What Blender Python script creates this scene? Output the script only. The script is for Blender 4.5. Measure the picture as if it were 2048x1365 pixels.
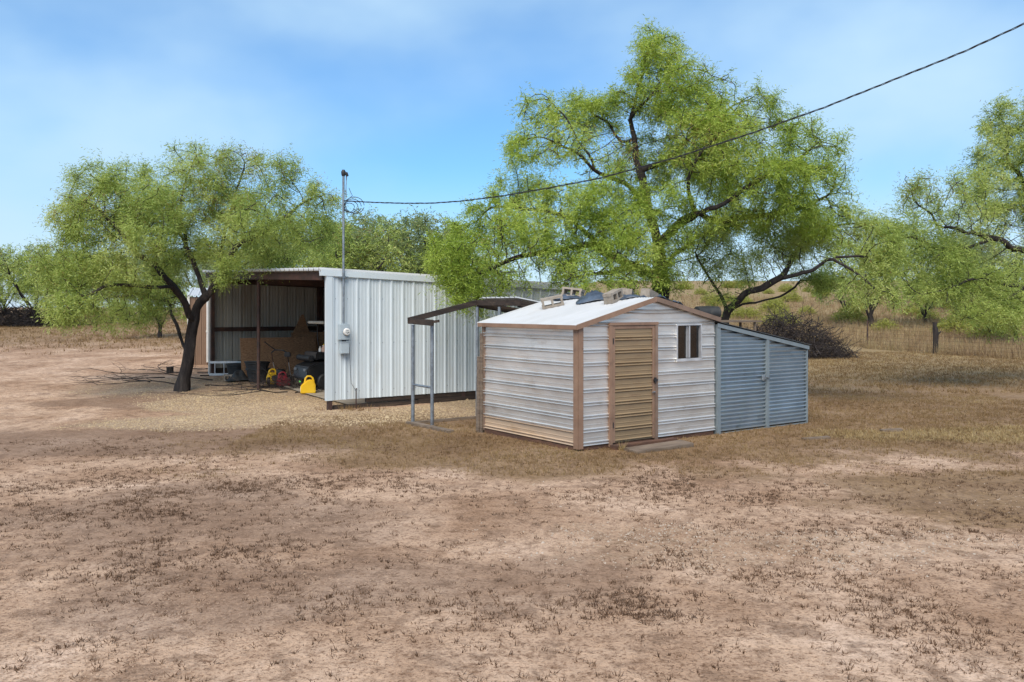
import bpy, bmesh, math, random
import numpy as np
from mathutils import Vector, Matrix

for o in list(bpy.data.objects):
    bpy.data.objects.remove(o, do_unlink=True)
scene = bpy.context.scene
COL = scene.collection
RNG = np.random.default_rng(11)
random.seed(11)
rad = math.radians

# ------------------------------------------------------------------ camera
F, CX, HY, CAMH = 1720.0, 1024.0, 615.0, 2.4      # focal length / centre / horizon in photo pixels
cd = bpy.data.cameras.new("camera")
cam = bpy.data.objects.new("camera", cd)
COL.objects.link(cam)
cam.location = (0, 0, CAMH)
cam.rotation_euler = (rad(90), 0, 0)
cd.sensor_width = 36.0
cd.lens = F / 2048 * 36.0
cd.shift_y = -(682.5 - HY) / 2048
cd.clip_start = 0.1
cd.clip_end = 6000
scene.camera = cam

# ------------------------------------------------------------------ world and sun
SUN_EL, SUN_AZ = rad(50), rad(192)               # azimuth clockwise from +Y
w = bpy.data.worlds.new("World")
scene.world = w
w.use_nodes = True
wn, wl = w.node_tree.nodes, w.node_tree.links
wn.clear()
out = wn.new("ShaderNodeOutputWorld")
bg = wn.new("ShaderNodeBackground")
bg.inputs["Strength"].default_value = 0.05
sky = wn.new("ShaderNodeTexSky")
sky.sky_type = 'NISHITA'
sky.sun_disc = False
sky.sun_elevation = SUN_EL
sky.sun_rotation = SUN_AZ
sky.air_density = 1.0
sky.dust_density = 0.3
sky.ozone_density = 3.0
tc = wn.new("ShaderNodeTexCoord")
mp = wn.new("ShaderNodeMapping")
mp.inputs["Scale"].default_value = (1.0, 1.0, 1.7)
mp.inputs["Location"].default_value = (0.55, 0.1, 0.45)
cn = wn.new("ShaderNodeTexNoise")
cn.inputs["Scale"].default_value = 2.3
cn.inputs["Detail"].default_value = 5
cn.inputs["Roughness"].default_value = 0.42
cr = wn.new("ShaderNodeValToRGB")
cr.color_ramp.interpolation = 'EASE'
cr.color_ramp.elements[0].position = 0.42
cr.color_ramp.elements[0].color = (0.2, 0.2, 0.2, 1)
cr.color_ramp.elements[1].position = 0.74
cr.color_ramp.elements[1].color = (1, 1, 1, 1)
# thin veil of cloud thickening towards the horizon all the way round
sep = wn.new("ShaderNodeSeparateXYZ")
hz = wn.new("ShaderNodeMapRange")
hz.inputs["From Min"].default_value = 0.0
hz.inputs["From Max"].default_value = 0.17
hz.inputs["To Min"].default_value = 0.75
hz.inputs["To Max"].default_value = 0.0
hz.interpolation_type = 'SMOOTHSTEP'
tint = wn.new("ShaderNodeMixRGB"); tint.blend_type = 'MULTIPLY'
tint.inputs[0].default_value = 1.0
tint.inputs[2].default_value = (0.40, 0.80, 1.08, 1)
mixc = wn.new("ShaderNodeMixRGB")
mixc.inputs[2].default_value = (3.7, 5.2, 6.5, 1)
mixh = wn.new("ShaderNodeMixRGB")
mixh.inputs[2].default_value = (4.6, 5.3, 6.3, 1)
wl.new(tc.outputs["Generated"], mp.inputs["Vector"])
wl.new(mp.outputs["Vector"], cn.inputs["Vector"])
wl.new(cn.outputs["Fac"], cr.inputs["Fac"])
wl.new(tc.outputs["Generated"], sep.inputs[0])
wl.new(sep.outputs["Z"], hz.inputs["Value"])
wl.new(sky.outputs["Color"], tint.inputs[1])
wl.new(tint.outputs["Color"], mixc.inputs[1])
wl.new(cr.outputs["Color"], mixc.inputs[0])
wl.new(mixc.outputs["Color"], mixh.inputs[1])
wl.new(hz.outputs["Result"], mixh.inputs[0])
wl.new(mixh.outputs["Color"], bg.inputs["Color"])
wl.new(bg.outputs[0], out.inputs["Surface"])

sd = bpy.data.lights.new("sun", 'SUN')
sd.energy = 1.5
sd.angle = rad(44)
sd.color = (1.0, 0.92, 0.80)
sun = bpy.data.objects.new("sun", sd)
COL.objects.link(sun)
sdir = Vector((math.sin(SUN_AZ) * math.cos(SUN_EL), math.cos(SUN_AZ) * math.cos(SUN_EL), math.sin(SUN_EL)))
sun.rotation_euler = (-sdir).to_track_quat('-Z', 'Y').to_euler()
sun.location = sdir * 60

vs = scene.view_settings
vs.view_transform = 'Standard'
vs.look = 'None'
vs.gamma = 1.0
vs.exposure = 1.7
vs.use_curve_mapping = False


# ------------------------------------------------------------------ helpers: noise, terrain
def _hash(i, j, seed):
    n = (i * 374761393 + j * 668265263 + seed * 974634777) & 0x7fffffff
    n = ((n ^ (n >> 13)) * 1274126177) & 0x7fffffff
    return ((n ^ (n >> 16)) & 0xffff) / 65535.0


def vnoise(x, y, seed=0):
    x = np.asarray(x, float); y = np.asarray(y, float)
    i = np.floor(x).astype(np.int64); j = np.floor(y).astype(np.int64)
    fx = x - i; fy = y - j
    fx = fx * fx * (3 - 2 * fx); fy = fy * fy * (3 - 2 * fy)
    a = _hash(i, j, seed); b = _hash(i + 1, j, seed); c = _hash(i, j + 1, seed); d = _hash(i + 1, j + 1, seed)
    return (a * (1 - fx) + b * fx) * (1 - fy) + (c * (1 - fx) + d * fx) * fy


def fbm(x, y, seed=0, oct=4):
    s = 0; a = 0.5; t = 0
    for k in range(oct):
        s = s + a * vnoise(np.asarray(x) * 2 ** k + 17.3 * k, np.asarray(y) * 2 ** k + 9.1 * k, seed + k)
        t += a; a *= 0.5
    return s / t


def sstep(t):
    t = np.clip(t, 0, 1)
    return t * t * (3 - 2 * t)


def G0(x, y):
    """large shape of the land"""
    x = np.asarray(x, float); y = np.asarray(y, float)
    left = 0.035 * np.clip(np.minimum(y, 70) - 20, 0, None) * sstep((-2.5 - x) / 4.5)
    hill = 0.062 * np.clip(np.minimum(y, 170) - 50, 0, None) * sstep((x - 1) / 18) * (0.85 + 0.3 * fbm(x / 60, y / 60, 5, 2))
    return left + hill


def Gn(x, y):
    x = np.asarray(x, float); y = np.asarray(y, float)
    near = sstep((70 - y) / 20)
    return G0(x, y) + near * (0.05 * (fbm(x / 2.6, y / 2.6, 21, 3) - 0.5) + 0.02 * (fbm(x * 1.7, y * 1.7, 31, 3) - 0.5))


def G(x, y):
    return float(Gn(x, y))


def W(px, py, z=0.0):
    """point of the flat yard seen at a pixel of the photo (used to survey positions)"""
    Y = (CAMH - z) * F / (py - HY)
    return ((px - CX) / F * Y, Y)


def P3(px, py, Y):
    return np.array([(px - CX) / F * Y, Y, CAMH - (py - HY) / F * Y])


# ------------------------------------------------------------------ helpers: objects
def setp(o, label=None, cat=None, group=None, kind=None):
    if label: o["label"] = label
    if cat: o["category"] = cat
    if group: o["group"] = group
    if kind: o["kind"] = kind
    return o


def empty(name, loc=(0, 0, 0), rz=0.0, label=None, cat=None, group=None, rot=None):
    o = bpy.data.objects.new(name, None)
    o.empty_display_size = 0.2
    COL.objects.link(o)
    o.location = loc
    o.rotation_euler = rot if rot else (0, 0, rz)
    return setp(o, label, cat, group)


def link_mesh(name, me, mat, parent=None):
    o = bpy.data.objects.new(name, me)
    COL.objects.link(o)
    if mat:
        for m in (mat if isinstance(mat, (list, tuple)) else [mat]):
            me.materials.append(m)
    if parent:
        o.parent = parent
    return o


def np_mesh(name, verts, faces, mat, parent=None, smooth=False):
    """fast mesh from arrays, all faces with the same corner count"""
    verts = np.asarray(verts, np.float32); faces = np.asarray(faces, np.int32)
    me = bpy.data.meshes.new(name)
    nf, k = faces.shape
    me.vertices.add(len(verts)); me.vertices.foreach_set("co", verts.ravel())
    me.loops.add(nf * k); me.loops.foreach_set("vertex_index", faces.ravel())
    me.polygons.add(nf)
    me.polygons.foreach_set("loop_start", np.arange(nf, dtype=np.int32) * k)
    me.polygons.foreach_set("loop_total", np.full(nf, k, np.int32))
    if smooth:
        me.polygons.foreach_set("use_smooth", np.ones(nf, bool))
    me.update(calc_edges=True)
    return link_mesh(name, me, mat, parent)


class MB:
    def __init__(s):
        s.v = []; s.f = []

    def add(s, verts, faces):
        b = len(s.v)
        s.v += [tuple(map(float, p)) for p in verts]
        s.f += [tuple(i + b for i in f) for f in faces]
        return s

    def box(s, x0, x1, y0, y1, z0, z1, M=None):
        vs_ = [(x, y, z) for z in (z0, z1) for y in (y0, y1) for x in (x0, x1)]
        if M is not None:
            vs_ = [M @ Vector(p) for p in vs_]
        return s.add(vs_, [(0, 2, 3, 1), (4, 5, 7, 6), (0, 1, 5, 4), (2, 6, 7, 3), (0, 4, 6, 2), (1, 3, 7, 5)])

    def beam(s, a, b, wd, ht, up=(0, 0, 1)):
        a = Vector(a); b = Vector(b); d = (b - a).normalized()
        side = d.cross(Vector(up))
        if side.length < 1e-4: side = d.cross(Vector((1, 0, 0)))
        side.normalize(); u = side.cross(d)
        vs_ = []
        for p in (a, b):
            for sx, sy in ((-1, -1), (1, -1), (1, 1), (-1, 1)):
                vs_.append(p + side * (sx * wd / 2) + u * (sy * ht / 2))
        return s.add(vs_, [(3, 2, 1, 0), (4, 5, 6, 7), (0, 1, 5, 4), (1, 2, 6, 5), (2, 3, 7, 6), (3, 0, 4, 7)])

    def tube(s, pts, r, n=8, cap=True, closed=False):
        pts = [Vector(p) for p in pts]; m = len(pts)
        rs = r if isinstance(r, (list, tuple, np.ndarray)) else [r] * m
        b = len(s.v); last = None
        for i, p in enumerate(pts):
            if closed: d = pts[(i + 1) % m] - pts[i - 1]
            else: d = pts[min(i + 1, m - 1)] - pts[max(i - 1, 0)]
            d.normalize()
            if last is None:
                a = d.orthogonal().normalized()
            else:
                a = last - d * last.dot(d)
                a = a.normalized() if a.length > 1e-5 else d.orthogonal().normalized()
            last = a; c = d.cross(a)
            for k in range(n):
                t = 2 * math.pi * k / n
                s.v.append(tuple(p + (a * math.cos(t) + c * math.sin(t)) * rs[i]))
        for i in range(m if closed else m - 1):
            j = (i + 1) % m
            for k in range(n):
                s.f.append((b + i * n + k, b + i * n + (k + 1) % n, b + j * n + (k + 1) % n, b + j * n + k))
        if cap and not closed:
            s.f.append(tuple(b + k for k in range(n))[::-1])
            s.f.append(tuple(b + (m - 1) * n + k for k in range(n)))
        return s

    def lathe(s, prof, n=16, M=None):
        b = len(s.v)
        for r, z in prof:
            for k in range(n):
                t = 2 * math.pi * k / n
                p = Vector((r * math.cos(t), r * math.sin(t), z))
                s.v.append(tuple(M @ p if M is not None else p))
        for i in range(len(prof) - 1):
            for k in range(n):
                s.f.append((b + i * n + k, b + i * n + (k + 1) % n, b + (i + 1) * n + (k + 1) % n, b + (i + 1) * n + k))
        s.f.append(tuple(b + k for k in range(n))[::-1])
        s.f.append(tuple(b + (len(prof) - 1) * n + k for k in range(n)))
        return s

    def prism(s, poly, y0, y1, M=None):
        """polygon in xz extruded along y"""
        n = len(poly)
        vs_ = [Vector((x, y0, z)) for x, z in poly] + [Vector((x, y1, z)) for x, z in poly]
        if M is not None: vs_ = [M @ p for p in vs_]
        fs = [tuple(range(n)), tuple(range(2 * n - 1, n - 1, -1))]
        for i in range(n):
            j = (i + 1) % n
            fs.append((i, n + i, n + j, j))
        return s.add(vs_, fs)

    def build(s, name, mat, parent=None, bevel=0.0, smooth=False, seg=2):
        me = bpy.data.meshes.new(name)
        me.from_pydata(s.v, [], s.f)
        bm = bmesh.new(); bm.from_mesh(me)
        bmesh.ops.recalc_face_normals(bm, faces=bm.faces)
        if bevel > 0:
            ed = [e for e in bm.edges if len(e.link_faces) == 2 and e.calc_face_angle(0) > 0.5]
            bmesh.ops.bevel(bm, geom=ed, offset=bevel, segments=seg, affect='EDGES', clamp_overlap=True)
        if smooth:
            for f in bm.faces: f.smooth = True
        bm.to_mesh(me); bm.free()
        if smooth:
            try: me.set_sharp_from_angle(angle=rad(38))
            except Exception: pass
        return link_mesh(name, me, mat, parent)


def copy_tree(o, parent=None):
    c = o.copy(); COL.objects.link(c)
    if parent is not None: c.parent = parent
    for ch in list(o.children): copy_tree(ch, c)
    return c


# ------------------------------------------------------------------ materials
def nodes_of(m):
    m.use_nodes = True
    nt = m.node_tree
    return nt, nt.nodes, nt.links, nt.nodes["Principled BSDF"]


def pmat(name, c1, c2=None, scale=3.0, rough=0.6, metal=0.0, bump=0.0, bscale=None, c3=None, stain=None, sscale=1.5,
         stretch=(1, 1, 1), spec=0.5, pos=(0.35, 0.65), samt=0.7):
    """two-tone noise colour (+ optional stain colour with its own shape), fine bump"""
    m = bpy.data.materials.new(name)
    nt, N, L, B = nodes_of(m)
    B.inputs["Roughness"].default_value = rough
    B.inputs["Metallic"].default_value = metal
    B.inputs["Specular IOR Level"].default_value = spec
    c2 = c2 or tuple(0.75 * v for v in c1)
    t = N.new("ShaderNodeTexCoord")
    mpn = N.new("ShaderNodeMapping"); mpn.inputs["Scale"].default_value = stretch
    L.new(t.outputs["Object"], mpn.inputs["Vector"])
    n = N.new("ShaderNodeTexNoise"); n.inputs["Scale"].default_value = scale
    n.inputs["Detail"].default_value = 6; n.inputs["Roughness"].default_value = 0.62
    L.new(mpn.outputs[0], n.inputs["Vector"])
    r = N.new("ShaderNodeValToRGB")
    r.color_ramp.elements[0].position = pos[0]; r.color_ramp.elements[0].color = (*c2, 1)
    r.color_ramp.elements[1].position = pos[1]; r.color_ramp.elements[1].color = (*c1, 1)
    if c3:
        e = r.color_ramp.elements.new((pos[0] + pos[1]) / 2); e.color = (*c3, 1)
    L.new(n.outputs["Fac"], r.inputs["Fac"])
    col = r.outputs["Color"]
    if stain:
        n2 = N.new("ShaderNodeTexNoise"); n2.inputs["Scale"].default_value = sscale; n2.inputs["Detail"].default_value = 8
        n2.inputs["Roughness"].default_value = 0.7
        L.new(mpn.outputs[0], n2.inputs["Vector"])
        r2 = N.new("ShaderNodeValToRGB")
        r2.color_ramp.elements[0].position = 0.56; r2.color_ramp.elements[0].color = (0, 0, 0, 1)
        r2.color_ramp.elements[1].position = 0.70; r2.color_ramp.elements[1].color = (samt, samt, samt, 1)
        L.new(n2.outputs["Fac"], r2.inputs["Fac"])
        mxn = N.new("ShaderNodeMixRGB"); mxn.inputs[2].default_value = (*stain, 1)
        L.new(r2.outputs["Color"], mxn.inputs[0]); L.new(col, mxn.inputs[1])
        col = mxn.outputs["Color"]
    L.new(col, B.inputs["Base Color"])
    if bump > 0:
        nb = N.new("ShaderNodeTexNoise"); nb.inputs["Scale"].default_value = bscale or scale * 6
        nb.inputs["Detail"].default_value = 5
        L.new(mpn.outputs[0], nb.inputs["Vector"])
        bn = N.new("ShaderNodeBump"); bn.inputs["Strength"].default_value = bump; bn.inputs["Distance"].default_value = 0.02
        L.new(nb.outputs["Fac"], bn.inputs["Height"]); L.new(bn.outputs[0], B.inputs["Normal"])
    return m


def leaf_mat(name, cols, trans=0.34):
    """foliage: hue changes from leaf to leaf and from bough to bough, light passes through"""
    m = bpy.data.materials.new(name)
    nt, N, L, B = nodes_of(m)
    g = N.new("ShaderNodeNewGeometry")
    t = N.new("ShaderNodeTexCoord")
    n = N.new("ShaderNodeTexNoise"); n.inputs["Scale"].default_value = 0.55; n.inputs["Detail"].default_value = 3
    L.new(t.outputs["Object"], n.inputs["Vector"])
    a = N.new("ShaderNodeMath"); a.operation = 'MULTIPLY_ADD'
    a.inputs[1].default_value = 0.5
    L.new(g.outputs["Random Per Island"], a.inputs[0])
    mr = N.new("ShaderNodeMapRange")
    mr.inputs["From Min"].default_value = 0.3; mr.inputs["From Max"].default_value = 0.7
    mr.inputs["To Min"].default_value = 0.0; mr.inputs["To Max"].default_value = 0.5
    L.new(n.outputs["Fac"], mr.inputs["Value"]); L.new(mr.outputs[0], a.inputs[2])
    r = N.new("ShaderNodeValToRGB")
    els = r.color_ramp.elements
    els[0].position = 0.0; els[0].color = (*cols[0], 1)
    els[1].position = 1.0; els[1].color = (*cols[-1], 1)
    for i, c in enumerate(cols[1:-1]):
        e = els.new((i + 1) / (len(cols) - 1)); e.color = (*c, 1)
    L.new(a.outputs[0], r.inputs["Fac"])
    L.new(r.outputs["Color"], B.inputs["Base Color"])
    B.inputs["Roughness"].default_value = 0.55
    B.inputs["Specular IOR Level"].default_value = 0.3
    tr = N.new("ShaderNodeBsdfTranslucent")
    hs = N.new("ShaderNodeHueSaturation"); hs.inputs["Saturation"].default_value = 1.1; hs.inputs["Value"].default_value = 1.15
    L.new(r.outputs["Color"], hs.inputs["Color"]); L.new(hs.outputs[0], tr.inputs["Color"])
    ms = N.new("ShaderNodeMixShader"); ms.inputs[0].default_value = trans
    L.new(B.outputs[0], ms.inputs[1]); L.new(tr.outputs[0], ms.inputs[2])
    L.new(ms.outputs[0], N["Material Output"].inputs["Surface"])
    return m


def island_mat(name, cols, rough=0.85, scale=0.8):
    m = leaf_mat(name, cols, 0.2)
    return m


M = {}
M['white_panel'] = pmat('white_painted_steel', (0.60, 0.655, 0.68), (0.54, 0.59, 0.61), 1.2, 0.42, stain=(0.5, 0.5, 0.46), sscale=2.5, stretch=(1, 1, 0.25), samt=0.5)
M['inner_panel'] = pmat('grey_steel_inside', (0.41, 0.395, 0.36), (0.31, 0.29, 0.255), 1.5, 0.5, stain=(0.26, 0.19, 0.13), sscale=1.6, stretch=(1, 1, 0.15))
M['roof_white'] = pmat('white_roof_steel', (0.52, 0.52, 0.52), (0.46, 0.46, 0.455), 2.0, 0.4, stain=(0.42, 0.40, 0.36), sscale=3.0, stretch=(0.3, 1, 1), samt=0.45)
M['rust_steel'] = pmat('dark_red_steel', (0.075, 0.034, 0.026), (0.03, 0.018, 0.015), 4, 0.7, bump=0.2, stain=(0.14, 0.06, 0.035), sscale=6)
M['dark_wood'] = pmat('dark_creosoted_timber', (0.055, 0.036, 0.026), (0.022, 0.015, 0.012), 5, 0.85, bump=0.5, stretch=(0.25, 1, 3), stain=(0.13, 0.09, 0.06), sscale=4)
M['grey_wood'] = pmat('weathered_grey_timber', (0.24, 0.18, 0.13), (0.10, 0.07, 0.05), 6, 0.9, bump=0.6, stretch=(0.2, 1, 3), stain=(0.05, 0.035, 0.025), sscale=3)
M['brown_wood'] = pmat('brown_skid_timber', (0.15, 0.07, 0.04), (0.06, 0.03, 0.02), 5, 0.85, bump=0.5, stretch=(0.3, 0.3, 3), stain=(0.03, 0.02, 0.015), sscale=3)
M['galv'] = pmat('galvanised_pipe', (0.30, 0.33, 0.36), (0.17, 0.19, 0.21), 9, 0.42, 0.55, stain=(0.10, 0.055, 0.035), sscale=5)
M['box_grey'] = pmat('grey_enamel_box', (0.42, 0.48, 0.51), (0.34, 0.39, 0.42), 4, 0.4)
M['siding'] = pmat('pale_galvanised_siding', (0.76, 0.74, 0.71), (0.61, 0.59, 0.565), 1.6, 0.30, 0.68, stain=(0.36, 0.30, 0.25), sscale=2.2, stretch=(0.6, 0.6, 1.3), samt=0.5)
M['siding_dirty'] = pmat('mud_stained_siding', (0.50, 0.36, 0.24), (0.40, 0.30, 0.22), 1.5, 0.6, 0.1, stain=(0.32, 0.20, 0.11), sscale=2.2, stretch=(0.4, 0.4, 2))
M['trim'] = pmat('copper_brown_trim', (0.285, 0.175, 0.115), (0.205, 0.12, 0.078), 3, 0.5, stain=(0.13, 0.08, 0.055), sscale=5, samt=0.8)
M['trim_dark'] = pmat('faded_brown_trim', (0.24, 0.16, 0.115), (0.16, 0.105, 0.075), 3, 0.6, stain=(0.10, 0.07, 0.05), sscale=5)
M['door_tan'] = pmat('tan_painted_door', (0.265, 0.185, 0.105), (0.215, 0.148, 0.082), 2.5, 0.5, stain=(0.15, 0.075, 0.04), sscale=4, stretch=(0.5, 0.5, 2.5), samt=0.55)
M['alu'] = pmat('aluminium_frame', (0.66, 0.66, 0.67), (0.5, 0.5, 0.51), 6, 0.35, 0.6)
M['blue_galv'] = pmat('blue_grey_corrugated', (0.50, 0.545, 0.565), (0.41, 0.45, 0.47), 1.5, 0.36, 0.85, stain=(0.22, 0.245, 0.265), sscale=2.5, samt=0.5)
M['blue_trim'] = pmat('blue_grey_trim', (0.225, 0.265, 0.285), (0.18, 0.21, 0.225), 3, 0.5, 0.2, stain=(0.13, 0.15, 0.16), sscale=4, samt=0.5)
M['black'] = pmat('black_rubber', (0.022, 0.023, 0.025), (0.012, 0.012, 0.013), 8, 0.6, bump=0.2)
M['black_plastic'] = pmat('black_plastic', (0.018, 0.019, 0.021), (0.01, 0.01, 0.011), 5, 0.35, stain=(0.09, 0.075, 0.06), sscale=3, samt=0.4)
M['tub'] = pmat('dusty_black_tub', (0.03, 0.032, 0.034), (0.016, 0.017, 0.018), 5, 0.7, stain=(0.11, 0.09, 0.07), sscale=3, samt=0.5)
M['yellow'] = pmat('yellow_fuel_can', (0.80, 0.50, 0.012), (0.74, 0.44, 0.010), 5, 0.42, stain=(0.5, 0.34, 0.06), sscale=5, samt=0.4)
M['red'] = pmat('red_fuel_can', (0.26, 0.014, 0.028), (0.19, 0.01, 0.02), 5, 0.45, stain=(0.2, 0.08, 0.06), sscale=4, samt=0.4)
M['osb'] = pmat('wood_chip_board', (0.46, 0.27, 0.145), (0.22, 0.12, 0.065), 14, 0.85, c3=(0.34, 0.185, 0.10), bump=0.3, stretch=(1, 1, 3), stain=(0.36, 0.24, 0.15), sscale=16, samt=0.55)
M['concrete'] = pmat('concrete_block', (0.33, 0.28, 0.225), (0.24, 0.20, 0.16), 18, 0.92, bump=0.5, bscale=70)
M['slab'] = pmat('concrete_floor', (0.42, 0.36, 0.29), (0.30, 0.25, 0.19), 2.5, 0.92, bump=0.3, bscale=30)
M['tarp'] = pmat('dark_blue_tarp', (0.075, 0.10, 0.14), (0.03, 0.04, 0.058), 5, 0.42, stain=(0.16, 0.18, 0.2), sscale=4, samt=0.6)
M['bark'] = pmat('dark_mesquite_bark', (0.038, 0.029, 0.025), (0.012, 0.009, 0.009), 9, 0.95, bump=0.9, bscale=22, stretch=(1, 1, 0.3), stain=(0.085, 0.068, 0.056), sscale=7, samt=0.8)
M['twig'] = pmat('dark_dead_twig', (0.045, 0.033, 0.030), (0.018, 0.013, 0.012), 6, 0.9, stain=(0.10, 0.075, 0.06), sscale=3)
M['brown_panel'] = pmat('brown_steel_panel', (0.26, 0.165, 0.11), (0.20, 0.125, 0.083), 2, 0.55, stain=(0.12, 0.075, 0.05), sscale=1.5, stretch=(1, 1, 0.3))
M['white'] = pmat('white_plastic', (0.75, 0.74, 0.71), (0.65, 0.63, 0.59), 4, 0.4)
M['canopy'] = pmat('cream_cart_roof', (0.70, 0.65, 0.55), (0.56, 0.51, 0.42), 4, 0.5)
M['cable'] = pmat('black_cable', (0.022, 0.022, 0.026), (0.014, 0.014, 0.016), 6, 0.6)
M['skin_pink'] = pmat('pink_plastic', (0.62, 0.40, 0.30), (0.5, 0.3, 0.22), 6, 0.5)
M['green'] = pmat('green_cap', (0.15, 0.7, 0.12), (0.1, 0.5, 0.1), 6, 0.4)
M['leaf'] = leaf_mat('mesquite_leaf', [(0.095, 0.14, 0.034), (0.22, 0.295, 0.064), (0.345, 0.42, 0.10), (0.47, 0.53, 0.16), (0.60, 0.62, 0.28)])
M['leaf_bright'] = leaf_mat('mesquite_leaf_fresh', [(0.085, 0.13, 0.022), (0.20, 0.285, 0.04), (0.32, 0.415, 0.064), (0.45, 0.525, 0.105), (0.58, 0.62, 0.19)])
M['leaf_far'] = leaf_mat('mesquite_leaf_dull', [(0.11, 0.15, 0.06), (0.195, 0.25, 0.095), (0.285, 0.34, 0.135), (0.39, 0.425, 0.18)])
M['pod'] = leaf_mat('dry_pod_brown', [(0.16, 0.10, 0.035), (0.25, 0.16, 0.05), (0.30, 0.22, 0.07)], 0.3)
M['shrub'] = leaf_mat('yellow_green_shrub_leaf', [(0.20, 0.21, 0.05), (0.32, 0.32, 0.07), (0.42, 0.42, 0.10)], 0.35)
M['tuft'] = island_mat('brown_dry_tuft', [(0.06, 0.034, 0.019), (0.115, 0.064, 0.036), (0.20, 0.12, 0.068)])
M['lawn'] = island_mat('dry_lawn_blade', [(0.11, 0.066, 0.032), (0.19, 0.115, 0.052), (0.26, 0.17, 0.075), (0.33, 0.245, 0.115)])
M['straw'] = island_mat('straw_blade', [(0.28, 0.19, 0.085), (0.38, 0.275, 0.125), (0.46, 0.36, 0.18)])
M['tallgrass'] = island_mat('tall_dry_grass', [(0.15, 0.09, 0.052), (0.25, 0.165, 0.088), (0.34, 0.245, 0.13), (0.31, 0.275, 0.11)])
M['pebble'] = island_mat('pale_pebble', [(0.33, 0.245, 0.18), (0.46, 0.37, 0.29), (0.60, 0.52, 0.43)])
M['grit'] = island_mat('soil_crumb', [(0.16, 0.095, 0.058), (0.28, 0.18, 0.118), (0.42, 0.29, 0.20), (0.52, 0.39, 0.29)])
M['gravelstone'] = island_mat('tan_gravel', [(0.34, 0.24, 0.14), (0.48, 0.35, 0.21), (0.60, 0.47, 0.30)])
M['litter'] = island_mat('dark_leaf_litter', [(0.085, 0.05, 0.032), (0.15, 0.092, 0.058), (0.26, 0.17, 0.11)])


def glass_mat():
    m = bpy.data.materials.new('window_glass')
    nt, N, L, B = nodes_of(m)
    N.remove(B)
    tr = N.new("ShaderNodeBsdfTransparent"); tr.inputs[0].default_value = (0.34, 0.37, 0.38, 1)
    gl = N.new("ShaderNodeBsdfGlossy"); gl.inputs["Roughness"].default_value = 0.06
    fr = N.new("ShaderNodeFresnel"); fr.inputs["IOR"].default_value = 1.5
    nz = N.new("ShaderNodeTexNoise"); nz.inputs["Scale"].default_value = 3
    ml = N.new("ShaderNodeMath"); ml.operation = 'MULTIPLY_ADD'; ml.inputs[1].default_value = 0.06
    L.new(nz.outputs["Fac"], ml.inputs[0]); L.new(fr.outputs[0], ml.inputs[2])
    ms = N.new("ShaderNodeMixShader")
    L.new(ml.outputs[0], ms.inputs[0]); L.new(tr.outputs[0], ms.inputs[1]); L.new(gl.outputs[0], ms.inputs[2])
    L.new(ms.outputs[0], N["Material Output"].inputs["Surface"])
    return m


M['glass'] = glass_mat()

# ------------------------------------------------------------------ ground
def ell(X, Y, c, r, rot=0.0, soft=0.5, nz=0.35, seed=3, ns=0.9):
    ca, sa = math.cos(rot), math.sin(rot)
    dx, dy = X - c[0], Y - c[1]
    a = (dx * ca + dy * sa) / r[0]; b = (-dx * sa + dy * ca) / r[1]
    d = np.sqrt(a * a + b * b) + nz * (fbm(X * ns, Y * ns, seed, 4) - 0.5) * 2
    return sstep((1 - d) / soft + 0.5)


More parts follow.
